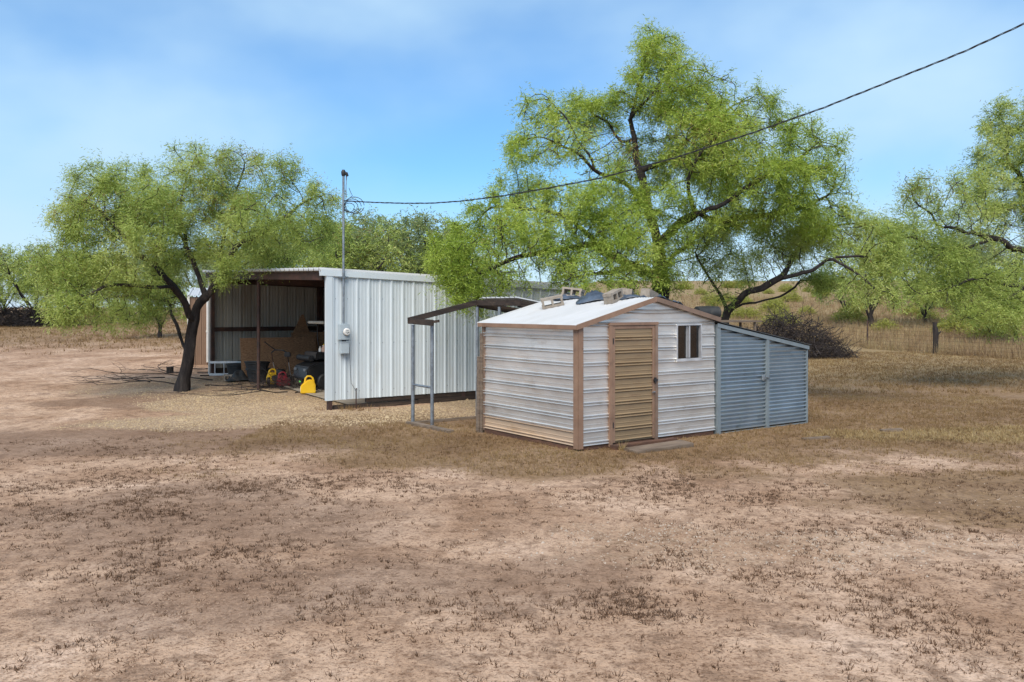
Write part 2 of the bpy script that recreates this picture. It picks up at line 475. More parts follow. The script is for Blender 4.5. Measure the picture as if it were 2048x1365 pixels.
def zones(X, Y):
    X = np.asarray(X, float); Y = np.asarray(Y, float)
    n1 = fbm(X * 0.55, Y * 0.55, 41, 4) - 0.5
    n2 = fbm(X * 1.6, Y * 1.6, 47, 4) - 0.5
    grass = ell(X, Y, (1.2, 16.2), (6.8, 3.2), 0, 1.0, 0.55, 7)
    lawn = sstep((Y - 13.0 + 3.2 * n1 + 1.6 * n2) / 2.4) * sstep((X - 2.2 + n1) / 2.5)
    mid = sstep((Y - 19) / 3) * sstep((X + 1) / 2)
    right = 0.7 * ell(X, Y, (6.6, 11.2), (2.6, 1.5), 0.2, 0.6, 0.5, 9)
    grass = np.maximum.reduce([grass, lawn, mid, right])
    farleft = 0.55 * sstep((Y - 33 + 8 * n1) / 10) * sstep((-X - 3) / 3)
    grass = np.maximum(grass, farleft)
    road = ell(X, Y, (-10.5, 17.0), (6.5, 8.0), -0.5, 0.5, 0.25, 13)
    grass = grass * (1 - 0.8 * road * (X < -5))
    # tan gravel in front of the carport and along its white wall
    gravel = ell(X, Y, (-4.3, 18.7), (3.9, 1.2), 0.25, 0.9, 0.6, 15)
    gravel = np.maximum(gravel, ell(X, Y, (-6.2, 21.6), (2.6, 2.2), 0.4, 0.4, 0.3, 16))
    gravel = np.maximum(gravel, ell(X, Y, (-1.4, 20.2), (3.4, 1.35), 0.62, 0.4, 0.3, 17))
    gravel = np.maximum(gravel, 0.35 * ell(X, Y, (-8.5, 24.5), (3.6, 2.5), 0.4, 0.4, 0.3, 18))
    peb = 0.85 * ell(X, Y, (2.4, 8.75), (2.3, 0.75), -0.06, 0.6, 0.6, 19, 1.6)
    peb = np.maximum(peb, 0.5 * ell(X, Y, (7.0, 10.5), (1.0, 0.6), 0, 0.7, 0.6, 20, 1.6))
    gravel = np.maximum(gravel, 0.22 * peb)
    straw = 0.9 * ell(X, Y, (10.2, 16.3), (4.2, 0.9), 0.05, 0.6, 0.5, 23)
    straw = np.maximum(straw, 0.55 * sstep((Y - 20 + 10 * n1) / 14) * sstep((X - 5) / 4))
    straw = np.maximum(straw, 0.6 * sstep((Y - 40) / 8) * sstep((-X - 6) / 6) * (0.4 + n1))
    straw = np.maximum(straw, sstep((Y - 44) / 6) * sstep((X + 2) / 6))
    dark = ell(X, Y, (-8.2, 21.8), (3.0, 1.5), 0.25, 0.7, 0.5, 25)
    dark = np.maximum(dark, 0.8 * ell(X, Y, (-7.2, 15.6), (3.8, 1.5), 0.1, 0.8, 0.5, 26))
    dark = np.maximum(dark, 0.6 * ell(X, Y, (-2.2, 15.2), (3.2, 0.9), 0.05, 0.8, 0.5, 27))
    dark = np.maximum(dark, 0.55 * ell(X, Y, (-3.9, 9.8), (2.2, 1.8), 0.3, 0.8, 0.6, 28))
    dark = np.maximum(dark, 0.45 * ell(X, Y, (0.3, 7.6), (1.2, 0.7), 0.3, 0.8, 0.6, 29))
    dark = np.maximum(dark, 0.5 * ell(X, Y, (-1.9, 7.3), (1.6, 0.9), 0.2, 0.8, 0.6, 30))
    return np.clip(grass, 0, 1), np.clip(gravel, 0, 1), np.clip(straw, 0, 1), np.clip(dark, 0, 1)


def axis(lo, hi, step, far, grow):
    a = list(np.arange(lo, hi + 1e-6, step))
    s, p = step, a[-1]
    while p < far[1]:
        s *= grow; p += s; a.append(p)
    s, p = step, a[0]; pre = []
    while p > far[0]:
        s *= grow; p -= s; pre.append(p)
    return np.array(pre[::-1] + a)


xs = axis(-14, 14, 0.13, (-1500, 1500), 1.14)
ys = axis(4, 24, 0.11, (-40, 3000), 1.09)
XX, YY = np.meshgrid(xs, ys)
ZZ = Gn(XX, YY)
gv = np.stack([XX.ravel(), YY.ravel(), ZZ.ravel()], 1)
nx, ny = len(xs), len(ys)
idx = np.arange(nx * ny).reshape(ny, nx)
gf = np.stack([idx[:-1, :-1].ravel(), idx[:-1, 1:].ravel(), idx[1:, 1:].ravel(), idx[1:, :-1].ravel()], 1)


def ground_mat():
    m = bpy.data.materials.new('dry_yard_soil')
    nt, N, L, B = nodes_of(m)
    B.inputs["Roughness"].default_value = 0.95
    B.inputs["Specular IOR Level"].default_value = 0.15
    t = N.new("ShaderNodeTexCoord")

    def noise(scale, detail=6, rough=0.6, vec=None, dist=0.0):
        n = N.new("ShaderNodeTexNoise"); n.inputs["Scale"].default_value = scale; n.inputs["Detail"].default_value = detail
        n.inputs["Roughness"].default_value = rough; n.inputs["Distortion"].default_value = dist
        L.new(vec or t.outputs["Object"], n.inputs["Vector"]); return n.outputs["Fac"]

    def ramp(fac, stops):
        r = N.new("ShaderNodeValToRGB"); e = r.color_ramp.elements
        e[0].position, e[0].color = stops[0][0], (*stops[0][1], 1)
        e[1].position, e[1].color = stops[-1][0], (*stops[-1][1], 1)
        for p, c in stops[1:-1]:
            q = e.new(p); q.color = (*c, 1)
        L.new(fac, r.inputs["Fac"]); return r.outputs["Color"]

    def mix(fac, a, b, mode='MIX'):
        x = N.new("ShaderNodeMixRGB"); x.blend_type = mode
        if isinstance(fac, float): x.inputs[0].default_value = fac
        else: L.new(fac, x.inputs[0])
        L.new(a, x.inputs[1]); L.new(b, x.inputs[2]); return x.outputs["Color"]

    def math_(op, a, b):
        x = N.new("ShaderNodeMath"); x.operation = op; x.use_clamp = True
        for i, q in enumerate((a, b)):
            if isinstance(q, (int, float)): x.inputs[i].default_value = q
            else: L.new(q, x.inputs[i])
        return x.outputs[0]

    at = N.new("ShaderNodeVertexColor"); at.layer_name = "zone"
    sp = N.new("ShaderNodeSeparateColor"); L.new(at.outputs["Color"], sp.inputs[0])
    zr, zg, zb, za = sp.outputs[0], sp.outputs[1], sp.outputs[2], at.outputs["Alpha"]
    soil = ramp(noise(0.55, 8, 0.62, dist=0.4), [(0.33, (0.31, 0.193, 0.122)), (0.45, (0.40, 0.263, 0.176)), (0.55, (0.48, 0.330, 0.23)), (0.68, (0.58, 0.418, 0.31))])
    fine = ramp(noise(6.0, 9, 0.78), [(0.36, (0.50, 0.44, 0.39)), (0.50, (0.98, 0.97, 0.96)), (0.68, (1.16, 1.14, 1.1))])
    soil = mix(1.0, soil, fine, 'MULTIPLY')
    speck = ramp(noise(30.0, 4, 0.7), [(0.36, (0.34, 0.27, 0.22)), (0.47, (1, 1, 1)), (0.70, (1.14, 1.14, 1.14))])
    soil = mix(0.8, soil, speck, 'MULTIPLY')
    patch = ramp(noise(2.3, 7, 0.7, dist=0.6), [(0.53, (0, 0, 0)), (0.62, (0.55, 0.55, 0.55))])
    litter = ramp(noise(25, 5, 0.7), [(0.35, (0.085, 0.052, 0.034)), (0.65, (0.25, 0.155, 0.10))])
    soil = mix(patch, soil, litter)
    gcol = ramp(noise(16, 6, 0.75), [(0.32, (0.07, 0.042, 0.022)), (0.48, (0.165, 0.102, 0.05)), (0.62, (0.26, 0.167, 0.08)), (0.75, (0.36, 0.26, 0.135))])
    gbig = ramp(noise(0.8, 5, 0.6), [(0.35, (0.78, 0.74, 0.74)), (0.6, (1.05, 1.05, 1.0))])
    gcol = mix(1.0, gcol, gbig, 'MULTIPLY')
    scol = ramp(noise(14, 6, 0.75), [(0.3, (0.17, 0.115, 0.055)), (0.5, (0.28, 0.205, 0.10)), (0.7, (0.39, 0.30, 0.155))])
    vo = N.new("ShaderNodeTexVoronoi"); vo.inputs["Scale"].default_value = 34
    L.new(t.outputs["Object"], vo.inputs["Vector"])
    vs_ = N.new("ShaderNodeSeparateColor"); L.new(vo.outputs["Color"], vs_.inputs[0])
    pcol = ramp(vs_.outputs[0], [(0.0, (0.31, 0.22, 0.14)), (0.45, (0.42, 0.315, 0.205)), (0.85, (0.52, 0.41, 0.29)), (1.0, (0.64, 0.54, 0.42))])
    edge = ramp(vo.outputs["Distance"], [(0.30, (1, 1, 1)), (0.75, (0.55, 0.5, 0.44))])
    pcol = mix(1.0, pcol, edge, 'MULTIPLY')
    brk = noise(5.0, 6, 0.7)
    def broken(z, lo=0.8):
        s = math_('ADD', z, math_('MULTIPLY', brk, lo))
        s2 = math_('SUBTRACT', s, lo * 0.62)
        return math_('MULTIPLY', s2, 1.5)
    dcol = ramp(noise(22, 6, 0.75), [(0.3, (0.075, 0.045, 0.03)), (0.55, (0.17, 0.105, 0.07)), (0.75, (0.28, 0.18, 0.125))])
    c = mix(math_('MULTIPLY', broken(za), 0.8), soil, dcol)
    c = mix(broken(zg), c, pcol)
    c = mix(math_('MULTIPLY', broken(zr), 0.95), c, gcol)
    c = mix(math_('MULTIPLY', broken(zb), math_('MULTIPLY', zr, 0.9)), c, scol)
    L.new(c, B.inputs["Base Color"])
    h = math_('ADD', math_('MULTIPLY', noise(9, 8, 0.7), 0.6), math_('MULTIPLY', noise(60, 3, 0.6), 0.3))
    b = N.new("ShaderNodeBump"); b.inputs["Strength"].default_value = 0.75; b.inputs["Distance"].default_value = 0.05
    L.new(h, b.inputs["Height"]); L.new(b.outputs[0], B.inputs["Normal"])
    return m


ground = np_mesh("ground", gv, gf, ground_mat(), smooth=True)
setp(ground, kind="structure")
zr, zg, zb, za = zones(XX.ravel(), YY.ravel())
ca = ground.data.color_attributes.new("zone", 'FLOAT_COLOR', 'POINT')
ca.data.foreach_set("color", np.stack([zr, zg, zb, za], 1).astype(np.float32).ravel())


# ------------------------------------------------------------------ buildings: ribbed sheet metal
def sheet(name, mat, parent, prof, mapf, t0, t1, nt=2, thick=0.004, smooth=False, warp=0.0, seed=0):
    """a sheet with ribs: profile (s, d) swept from t0(s) to t1(s); mapf(s, t, d) -> xyz; closed thin shell"""
    n = len(prof)
    v = []
    for side in (0.0, -thick):
        for s, d in prof:
            a = t0(s) if callable(t0) else t0
            b = t1(s) if callable(t1) else t1
            for k in range(nt):
                t = a + (b - a) * k / (nt - 1)
                dd = d + side
                if warp:
                    dd += warp * (float(fbm(s * 2.1 + seed, t * 1.3 + 3.7 * seed, 77, 3)) - 0.5) * 2
                v.append(mapf(s, t, dd))
    f = []
    off = n * nt
    for i in range(n - 1):
        for k in range(nt - 1):
            a, b, c, d = i * nt + k, (i + 1) * nt + k, (i + 1) * nt + k + 1, i * nt + k + 1
            f.append((a, b, c, d)); f.append((off + d, off + c, off + b, off + a))
    for k in range(nt - 1):
        f.append((k, k + 1, off + k + 1, off + k))
        q = (n - 1) * nt
        f.append((q + k + 1, q + k, off + q + k, off + q + k + 1))
    for i in range(n - 1):
        a, b = i * nt, (i + 1) * nt
        f.append((b, a, off + a, off + b))
        a += nt - 1; b += nt - 1
        f.append((a, b, off + b, off + a))
    mb = MB(); mb.add(v, f)
    o = mb.build(name, mat, parent)
    if smooth:
        for p in o.data.polygons: p.use_smooth = True
        try: o.data.set_sharp_from_angle(angle=rad(40))
        except Exception: pass
    return o


def prof_r(s0, s1, pitch=0.305, h=0.03, phase=0.0):
    """R-panel: trapezoid rib every pitch with two low stiffeners between"""
    pts = [(s0, 0.0)]
    k0 = int(math.floor((s0 - phase) / pitch)) - 1
    for k in range(k0, k0 + int((s1 - s0) / pitch) + 4):
        c = phase + k * pitch
        for ds, d in ((-0.034, 0), (-0.016, h), (0.016, h), (0.034, 0), (0.095, 0), (0.103, 0.006), (0.118, 0.006), (0.126, 0),
                      (0.179, 0), (0.187, 0.006), (0.202, 0.006), (0.210, 0)):
            s = c + ds * pitch / 0.305
            if s0 + 1e-3 < s < s1 - 1e-3: pts.append((s, d))
    pts.append((s1, 0.0))
    return pts


def prof_twin(s0, s1, pitch=0.2205, phase=0.0, h=0.026):
    """house siding: a twin ridge every pitch and a faint crease half-way"""
    pts = [(s0, 0.0)]
    k0 = int(math.floor((s0 - phase) / pitch)) - 1
    for k in range(k0, k0 + int((s1 - s0) / pitch) + 4):
        c = phase + k * pitch
        for ds, d in ((-0.040, 0), (-0.032, h * 0.75), (-0.024, h), (-0.015, h * 0.75), (-0.004, 0.001), (0.004, 0.001), (0.015, h * 0.75),
                      (0.024, h), (0.032, h * 0.75), (0.040, 0), (0.085, 0), (0.090, 0.005), (0.097, 0.005), (0.102, 0)):
            s = c + ds
            if s0 + 1e-3 < s < s1 - 1e-3: pts.append((s, d))
    pts.append((s1, 0.0))
    return pts


def prof_sine(s0, s1, pitch=0.076, amp=0.011, n=8):
    m = max(4, int((s1 - s0) / pitch * n))
    return [(s0 + (s1 - s0) * i / m, amp * math.sin(2 * math.pi * (s1 - s0) * i / m / pitch)) for i in range(m + 1)]


ANG = math.atan2(0.585, 0.811)
UX, UY = math.cos(ANG), math.sin(ANG)

# ================================================================== carport
CP = (-4.28, 19.94)
CL, CWD = 7.5, 9.0


def cpw(x, y):      # carport local -> world xy
    return CP[0] + UX * x - UY * y, CP[1] + UY * x + UX * y


carport = empty("carport", (CP[0], CP[1], 0), ANG,
                "long white ribbed steel carport with open side full of stored things", "carport")


def zroof(x, y):
    return 3.24 - 0.034 * x + 0.0285 * y


# white long wall
k = 0; x = 0.0
while x < CL - 0.05:
    x1 = min(x + 0.915, CL)
    sheet("wall_panel", M['white_panel'], carport, prof_r(x, x1, phase=0.14), lambda s, t, d: (s, -d, t), 0.235, lambda s: zroof(s, 0) - 0.05,
          nt=10, warp=0.004, seed=k * 0 + 1)
    x = x1 + 0.002; k += 1
# small screws heads along the wall
mb = MB()
for zz in (0.42, 1.55, 2.6):
    for k in range(24):
        xx = 0.20 + k * 0.305
        if xx < CL - 0.1:
            mb.lathe([(0.009, 0), (0.009, 0.006), (0.004, 0.009)], 6, Matrix.Translation((xx, -0.001, zz)) @ Matrix.Rotation(rad(90), 4, 'X'))
mb.build("screw_heads", M['galv'], carport)["kind"] = "stuff"
# white corner trim and fascia
MB().box(-0.035, 0.11, -0.045, -0.034, 0.232, 3.16).box(-0.040, -0.034, -0.045, 0.06, 0.232, 3.16).build("corner_trim", M['white_panel'], carport)
mb = MB()
z0, z1 = zroof(-0.17, 0), zroof(CL + 0.05, 0)
mb.add([(-0.17, -0.055, z0 - 0.115), (CL + .05, -0.055, z1 - 0.115), (CL + .05, -0.055, z1 + 0.02), (-0.17, -0.055, z0 + 0.02),
        (-0.17, 0.06, z0 - 0.115), (CL + .05, 0.06, z1 - 0.115), (CL + .05, 0.09, z1 + 0.035), (-0.17, 0.09, z0 + 0.035)],
       [(0, 1, 2, 3), (3, 2, 6, 7), (4, 7, 6, 5), (0, 3, 7, 4), (1, 5, 6, 2), (0, 4, 5, 1)])
mb.build("fascia", M['white_panel'], carport)
# far side wall (seen from inside), back wall
y = CWD
x = 0.02; k = 0
while x < CL - 0.05:
    x1 = min(x + 0.915, CL)
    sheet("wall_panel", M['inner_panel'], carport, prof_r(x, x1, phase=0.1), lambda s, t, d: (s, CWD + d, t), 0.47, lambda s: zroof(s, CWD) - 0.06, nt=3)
    x = x1 + 0.002
yy = 0.06; k = 0
while yy < CWD - 0.1:
    y1 = min(yy + 0.915, CWD - 0.06)
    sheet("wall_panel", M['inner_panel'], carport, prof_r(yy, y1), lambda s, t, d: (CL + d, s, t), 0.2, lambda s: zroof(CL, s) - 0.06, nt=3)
    yy = y1 + 0.002
# roof sheets run from the open side to the back
yy = -0.03; k = 0
while yy < CWD + 0.2:
    y1 = min(yy + 0.915, CWD + 0.25)
    sheet("roof_panel", M['roof_white'], carport, prof_r(yy, y1, phase=0.05, h=0.042), lambda s, t, d: (t, s, zroof(t, s) + d + 0.035), -0.19, CL + 0.12, nt=2, thick=0.034)
    yy = y1 + 0.002
# steel frame
MB().beam((-0.06, 0.10, zroof(0, 0) - 0.11), (-0.06, CWD + 0.2, zroof(0, CWD) - 0.10), 0.07, 0.19).build("header_beam", M['rust_steel'], carport)
for xx in (1.6, 3.4, 5.2, CL - 0.12):
    MB().beam((xx, 0.05, zroof(xx, 0) - 0.085), (xx, CWD - 0.02, zroof(xx, CWD) - 0.085), 0.06, 0.15).build("purlin", M['rust_steel'], carport)
for yy2 in (0.10, 4.55, CWD - 0.05):
    MB().beam((0, yy2, zroof(0, yy2) - 0.24), (CL - 0.1, yy2, zroof(CL, yy2) - 0.24), 0.06, 0.15).build("rafter", M['rust_steel'], carport)
for (xx, yy2, r) in ((0.06, 0.02, 0.05), (0.0, 4.62, 0.045), (0.03, CWD - 0.09, 0.055), (3.62, CWD - 0.11, 0.07), (CL - .15, CWD - 0.1, 0.06), (CL - .15, .1, .05), (3.75, 0.06, 0.05)):
    wx, wy = cpw(xx, yy2)
    g = G(wx, wy)
    if r == 0.045:
        MB().tube([(xx, yy2, g - 0.25), (xx, yy2, zroof(xx, yy2) - 0.19)], r, 10).build("post", M['rust_steel'], carport, smooth=True)
    else:
        MB().box(xx - r, xx + r, yy2 - r, yy2 + r, g - 0.25, zroof(xx, yy2) - 0.17).build("post", M['rust_steel'], carport)
for zz in (1.70,):
    MB().beam((0.08, CWD - 0.06, zz), (CL - 0.1, CWD - 0.06, zz - .03), 0.06, 0.13).build("girt", M['rust_steel'], carport)
MB().beam((0.1, 0.055, 1.55), (CL - 0.1, 0.055, 1.55), 0.05, 0.1).build("girt", M['rust_steel'], carport)
# white downspout-like edge strip at the far front corner
MB().box(-0.06, -0.005, CWD + 0.02, CWD + 0.06, 0.28, zroof(0, CWD) - 0.12).build("corner_trim", M['white'], carport)
# sill timbers under the white wall
for x0, x1, dz in ((0.16, 2.4, 0.0), (2.42, 4.9, 0.02), (4.92, CL, -0.01)):
    MB().box(x0, x1, 0.0, 0.16, -0.22, 0.10 + dz).build("sill_beam", M['dark_wood'], carport, bevel=0.012)
MB().box(1.0, 4.2, 0.02, 0.10, 0.122, 0.235).build("sill_beam", M['dark_wood'], carport, bevel=0.008)
MB().box(4.22, CL - 0.1, 0.02, 0.10, 0.135, 0.235).build("sill_beam", M['dark_wood'], carport, bevel=0.008)
# boards closing the foot of the far wall
MB().box(0.1, CL - 0.2, CWD - 0.01, CWD + 0.05, 0.05, 0.468).build("skirt_board", M['dark_wood'], carport)

# ---- electric service on the white wall
mast = empty("service_mast", (*cpw(0.36, -0.09), 0), ANG, "grey conduit mast with round electric meter on the white carport wall", "electric meter")
MB().tube([(0, 0, 2.02), (0, 0, 5.48)], 0.027, 10).build("conduit", M['galv'], mast, smooth=True)
mb = MB(); mb.lathe([(0.036, 5.46), (0.05, 5.50), (0.055, 5.56), (0.03, 5.61)], 10)
mb.tube([(0, 0, 5.55), (0.06, -0.04, 5.52), (0.08, -0.05, 5.46)], [0.035, 0.04, 0.03], 8)
mb.build("weatherhead", M['cable'], mast, smooth=True)
MB().tube([(0.05, -0.04, 5.48), (0.06, -0.03, 5.3), (0.04, -0.04, 5.12), (0.05, -0.03, 4.95)], 0.008, 5).tube([(0.07, -0.04, 5.47), (0.045, -0.045, 5.25), (0.06, -0.03, 5.0), (0.04, -0.03, 4.92)], 0.008, 5).build("drop_wires", M['galv'], mast)
MB().box(-0.12, 0.12, -0.012, 0.06, 3.09, 3.12).box(-0.045, 0.045, -0.045, -0.03, 3.08, 3.13).build("strap", M['galv'], mast)
bx = MB().box(-0.12, 0.12, -0.085, 0.05, 1.64, 2.0).build("meter_box", M['box_grey'], mast, bevel=0.008)
MB().lathe([(0.0, 0), (0.092, 0.0), (0.092, 0.012), (0.088, 0.02)], 20, Matrix.Translation((0.03, -0.083, 1.83)) @ Matrix.Rotation(rad(90), 4, 'X')).build("meter_ring", M['galv'], mast, smooth=True)
MB().lathe([(0.086, 0.0), (0.086, 0.03), (0.074, 0.05), (0.04, 0.056)], 20, Matrix.Translation((0.03, -0.10, 1.83)) @ Matrix.Rotation(rad(90), 4, 'X')).build("meter_dial", M['white'], mast, smooth=True)
mb = MB()
for (a, b, c, d) in ((-0.03, 0.03, 0.02, 0.032), (-0.045, -0.02, -0.015, -0.005), (0.0, 0.045, -0.022, -0.008), (-0.02, 0.02, -0.04, -0.034)):
    mb.box(0.03 + a, 0.03 + b, -0.1595, -0.1555, 1.83 + c, 1.83 + d)
mb.build("meter_register", M['cable'], mast)
MB().tube([(0.01, -0.02, 1.65), (0.01, -0.02, 1.58)], 0.045, 10).build("nipple", M['cable'], mast)
MB().box(-0.085, 0.115, -0.075, 0.05, 1.32, 1.59).box(-0.095, 0.125, -0.085, 0.03, 1.575, 1.60).build("breaker_box", M['box_grey'], mast, bevel=0.006)
MB().box(0.0, 0.06, -0.06, 0.03, 1.275, 1.322).build("conduit_fitting", M['galv'], mast)
rod = empty("ground_rod", (*cpw(0.66, -0.14), 0), ANG, "thin steel grounding rod and wire at the foot of the white carport wall", "ground rod")
MB().tube([(0, 0, -0.3), (0, 0, 0.43), (0.01, 0, 0.5)], 0.014, 6).build("rod", M['rust_steel'], rod)
MB().tube([(0, 0, 0.46), (-0.04, 0.02, 0.5), (-0.1, 0.06, 0.62), (-0.115, 0.07, 0.95), (-0.13, 0.075, 1.3), (-0.15, 0.07, 1.58), (-0.19, 0.07, 1.66)], 0.005, 5).build("wire", M['cable'], rod)
MB().box(-0.03, 0.02, -0.02, 0.02, 0.44, 0.475).build("clamp", M['galv'], rod)

# power cable in the air: from the mast to a pole beyond the frame
p0 = np.array([*cpw(0.36, -0.12), 0]); p1 = np.array([7.14, 12.0, 0])
pts = []
for px, py in ((686, 402), (740, 405), (800, 407), (860, 407), (920, 403), (1000, 393), (1100, 376), (1200, 357), (1350, 316), (1500, 268), (1650, 215), (1800, 155), (1930, 103), (2048, 48)):
    q = (px - CX) / F
    dx, dy = p1[0] - p0[0], p1[1] - p0[1]
    t = (q * p0[1] - p0[0]) / (dx - q * dy)
    Y = p0[1] + t * dy
    pts.append((p0[0] + t * dx, Y, CAMH - (py - HY) / F * Y))
e = np.array(pts[-1]); d = e - np.array(pts[-2])
for k in (1.0, 2.2, 3.6):
    pts.append(tuple(e + d * k + np.array([0, 0, 0.02 * k * k])))
cb = empty("power_cable", pts[0], 0, "twisted black overhead power cable strung from the mast past the trees", "cable")
rel = [Vector(p) - Vector(pts[0]) for p in pts]
fine = []
for a, b in zip(rel[:-1], rel[1:]):
    m_ = max(2, int((b - a).length / 0.12))
    fine += [a.lerp(b, i / m_) for i in range(m_)]
fine.append(rel[-1])
for ph, r_ in ((0, 0.0065), (2.1, 0.0065), (4.2, 0.005)):
    tw = [p + Vector((0.006 * math.sin(i * 0.9 + ph), 0, 0.011 * math.cos(i * 0.9 + ph))) for i, p in enumerate(fine)]
    MB().tube(tw, r_, 5).build("strand", M['cable'], cb)
mb = MB()
for k in range(4):
    R = 0.13 + 0.03 * k
    c = Vector((0.14 + 0.05 * k, -0.03 * k, -0.16 + 0.015 * k))
    mb.tube([c + Vector((R * math.cos(t), 0.3 * R * math.sin(t + k), R * 0.85 * math.sin(t))) for t in np.linspace(0, 2 * math.pi * 0.96, 16)], 0.008, 5)
mb.tube([(0.02, 0, 0.0), (0.1, 0, 0.02), (0.22, 0, 0.12), (0.17, 0, 0.22), (0.14, 0, 0.3)], 0.007, 5)
mb.build("spare_coil", M['cable'], cb)

# ================================================================== tin shed
SH = (1.10, 14.23)


def shw(x, y):
    return SH[0] + UX * x - UY * y, SH[1] + UY * x + UX * y


SL, SD = 3.34, 2.80
shed = empty("tin_shed", (SH[0], SH[1], 0), ANG, "small pale ribbed tin shed with tan door and white gabled roof", "shed")
RX, RZ, EL, ER = 1.74, 2.53, 2.075, 2.165      # ridge position and height, eave heights left / right


def zgable(x):
    return EL + (RZ - EL) * (x / RX) if x < RX else RZ + (ER - RZ) * ((x - RX) / (SL - RX))


PH = 1.885
# left long wall: stacked horizontal sheets; lowest strip stained by mud
for z0, z1, mt in ((0.085, 0.325, 'siding_dirty'), (0.327, 1.002, 'siding'), (1.004, 1.665, 'siding'), (1.667, 2.06, 'siding')):
    sheet("wall_panel", M[mt], shed, prof_twin(z0, z1, phase=PH), lambda s, t, d: (-d, t, s), 0.02, SD, nt=30, warp=0.014, seed=2)
fl = lambda s, t, d: (t, -d, s)
DX0, DX1 = 0.655, 1.81
WX0, WX1, WZ0, WZ1 = 2.285, 2.945, 1.44, 2.099
for z0, z1 in ((0.085, 1.002), (1.004, 1.665), (1.667, 2.10)):
    sheet("wall_panel", M['siding'], shed, prof_twin(z0, z1, phase=PH), fl, 0.03, DX0 + 0.02, nt=8, warp=0.010, seed=4)
    for a, b, c0, c1 in ((DX1 - 0.02, WX0 + 0.01, z0, z1), (WX1 - 0.01, SL, z0, z1), (WX0 + 0.01, WX1 - 0.01, z0, min(z1, WZ0 + 0.01))):
        if c1 - c0 > 0.05:
            sheet("wall_panel", M['siding'], shed, prof_twin(c0, c1, phase=PH), fl, a, b, nt=8, warp=0.010, seed=4)
lx = lambda s: max(0.0, (s - EL) / (RZ - EL) * RX)
rx = lambda s: min(SL, RX + (s - RZ) / (ER - RZ) * (SL - RX))
sheet("gable_panel", M['siding'], shed, prof_twin(2.102, RZ - 0.02, phase=PH), fl, lx, rx, nt=12, warp=0.008, seed=4)
sheet("gable_panel", M['siding'], shed, prof_twin(2.102, RZ - 0.02, phase=PH), lambda s, t, d: (t, SD + d, s), lx, rx, nt=3)
for z0, z1 in ((0.085, 1.002), (1.004, 2.10)):
    sheet("wall_panel", M['siding'], shed, prof_twin(z0, z1, phase=PH), lambda s, t, d: (t, SD + d, s), 0.0, SL, nt=3)
    sheet("wall_panel", M['siding'], shed, prof_twin(z0, z1, phase=PH), lambda s, t, d: (SL + d, t, s), 0.0, SD, nt=3)
MB().box(0.03, SL - 0.03, 0.03, SD - 0.03, 0.05, 0.084).build("floor", M['dark_wood'], shed)
# timber skids
MB().box(-0.01, 0.09, 0.05, SD - 0.02, -0.16, 0.083).build("skid", M['brown_wood'], shed, bevel=0.01)
MB().box(0.10, SL - 0.02, 0.0, 0.10, -0.16, 0.083).build("skid", M['brown_wood'], shed, bevel=0.01)
MB().box(SL - 0.1, SL - 0.01, 0.11, SD - 0.02, -0.16, 0.083).build("skid", M['brown_wood'], shed, bevel=0.01)
# corner trims
MB().box(-0.028, 0.0, -0.022, 0.105, 0.045, 2.05).box(-0.03, 0.085, -0.030, -0.022, 0.045, 2.06).build("corner_trim", M['trim'], shed, bevel=0.004)
MB().box(-0.024, 0.0, SD - 0.05, SD + 0.03, 0.06, 2.05).build("corner_trim", M['trim_dark'], shed)
# roof
OH = 0.075


def rl(t):
    return EL + 0.045 + (RZ - EL) / RX * t


def rr(t):
    return RZ + 0.045 + (ER - RZ) / (SL - RX) * (t - RX)


yy = -0.06
while yy < SD + 0.02:
    y1 = min(yy + 0.69, SD + 0.07)
    pr = prof_sine(yy, y1, 0.0675, 0.006, 6)
    sheet("roof_sheet", M['roof_white'], shed, pr, lambda s, t, d: (t, s, rl(t) + d), -OH, RX, nt=6, warp=0.006, seed=1)
    sheet("roof_sheet", M['roof_white'], shed, pr, lambda s, t, d: (t, s, rr(t) + d), RX + 0.004, SL + OH, nt=6, warp=0.006, seed=1)
    yy = y1 + 0.002
# fascia and rake trims
MB().box(-OH - 0.02, -OH - 0.004, -0.08, SD + 0.09, rl(-OH) - 0.072, rl(-OH) + 0.002).build("fascia", M['trim'], shed, bevel=0.004)
MB().box(SL + OH + 0.004, SL + OH + 0.02, -0.08, SD + 0.09, rr(SL + OH) - 0.07, rr(SL + OH) + 0.002).build("fascia", M['trim_dark'], shed)
for y0, y1 in ((-0.085, -0.064), (SD + 0.074, SD + 0.094)):
    MB().prism([(-OH - 0.02, rl(-OH) - 0.072), (RX, rl(RX) - 0.075), (RX, rl(RX) + 0.012), (-OH - 0.02, rl(-OH) + 0.012)], y0, y1).build("rake_trim", M['trim'] if y0 < 0 else M['white'], shed)
    MB().prism([(RX + 0.003, rr(RX) - 0.072), (SL + OH + 0.02, rr(SL + OH) - 0.072), (SL + OH + 0.02, rr(SL + OH) + 0.012), (RX + 0.003, rr(RX) + 0.012)], y0, y1).build("rake_trim", M['trim_dark'], shed)
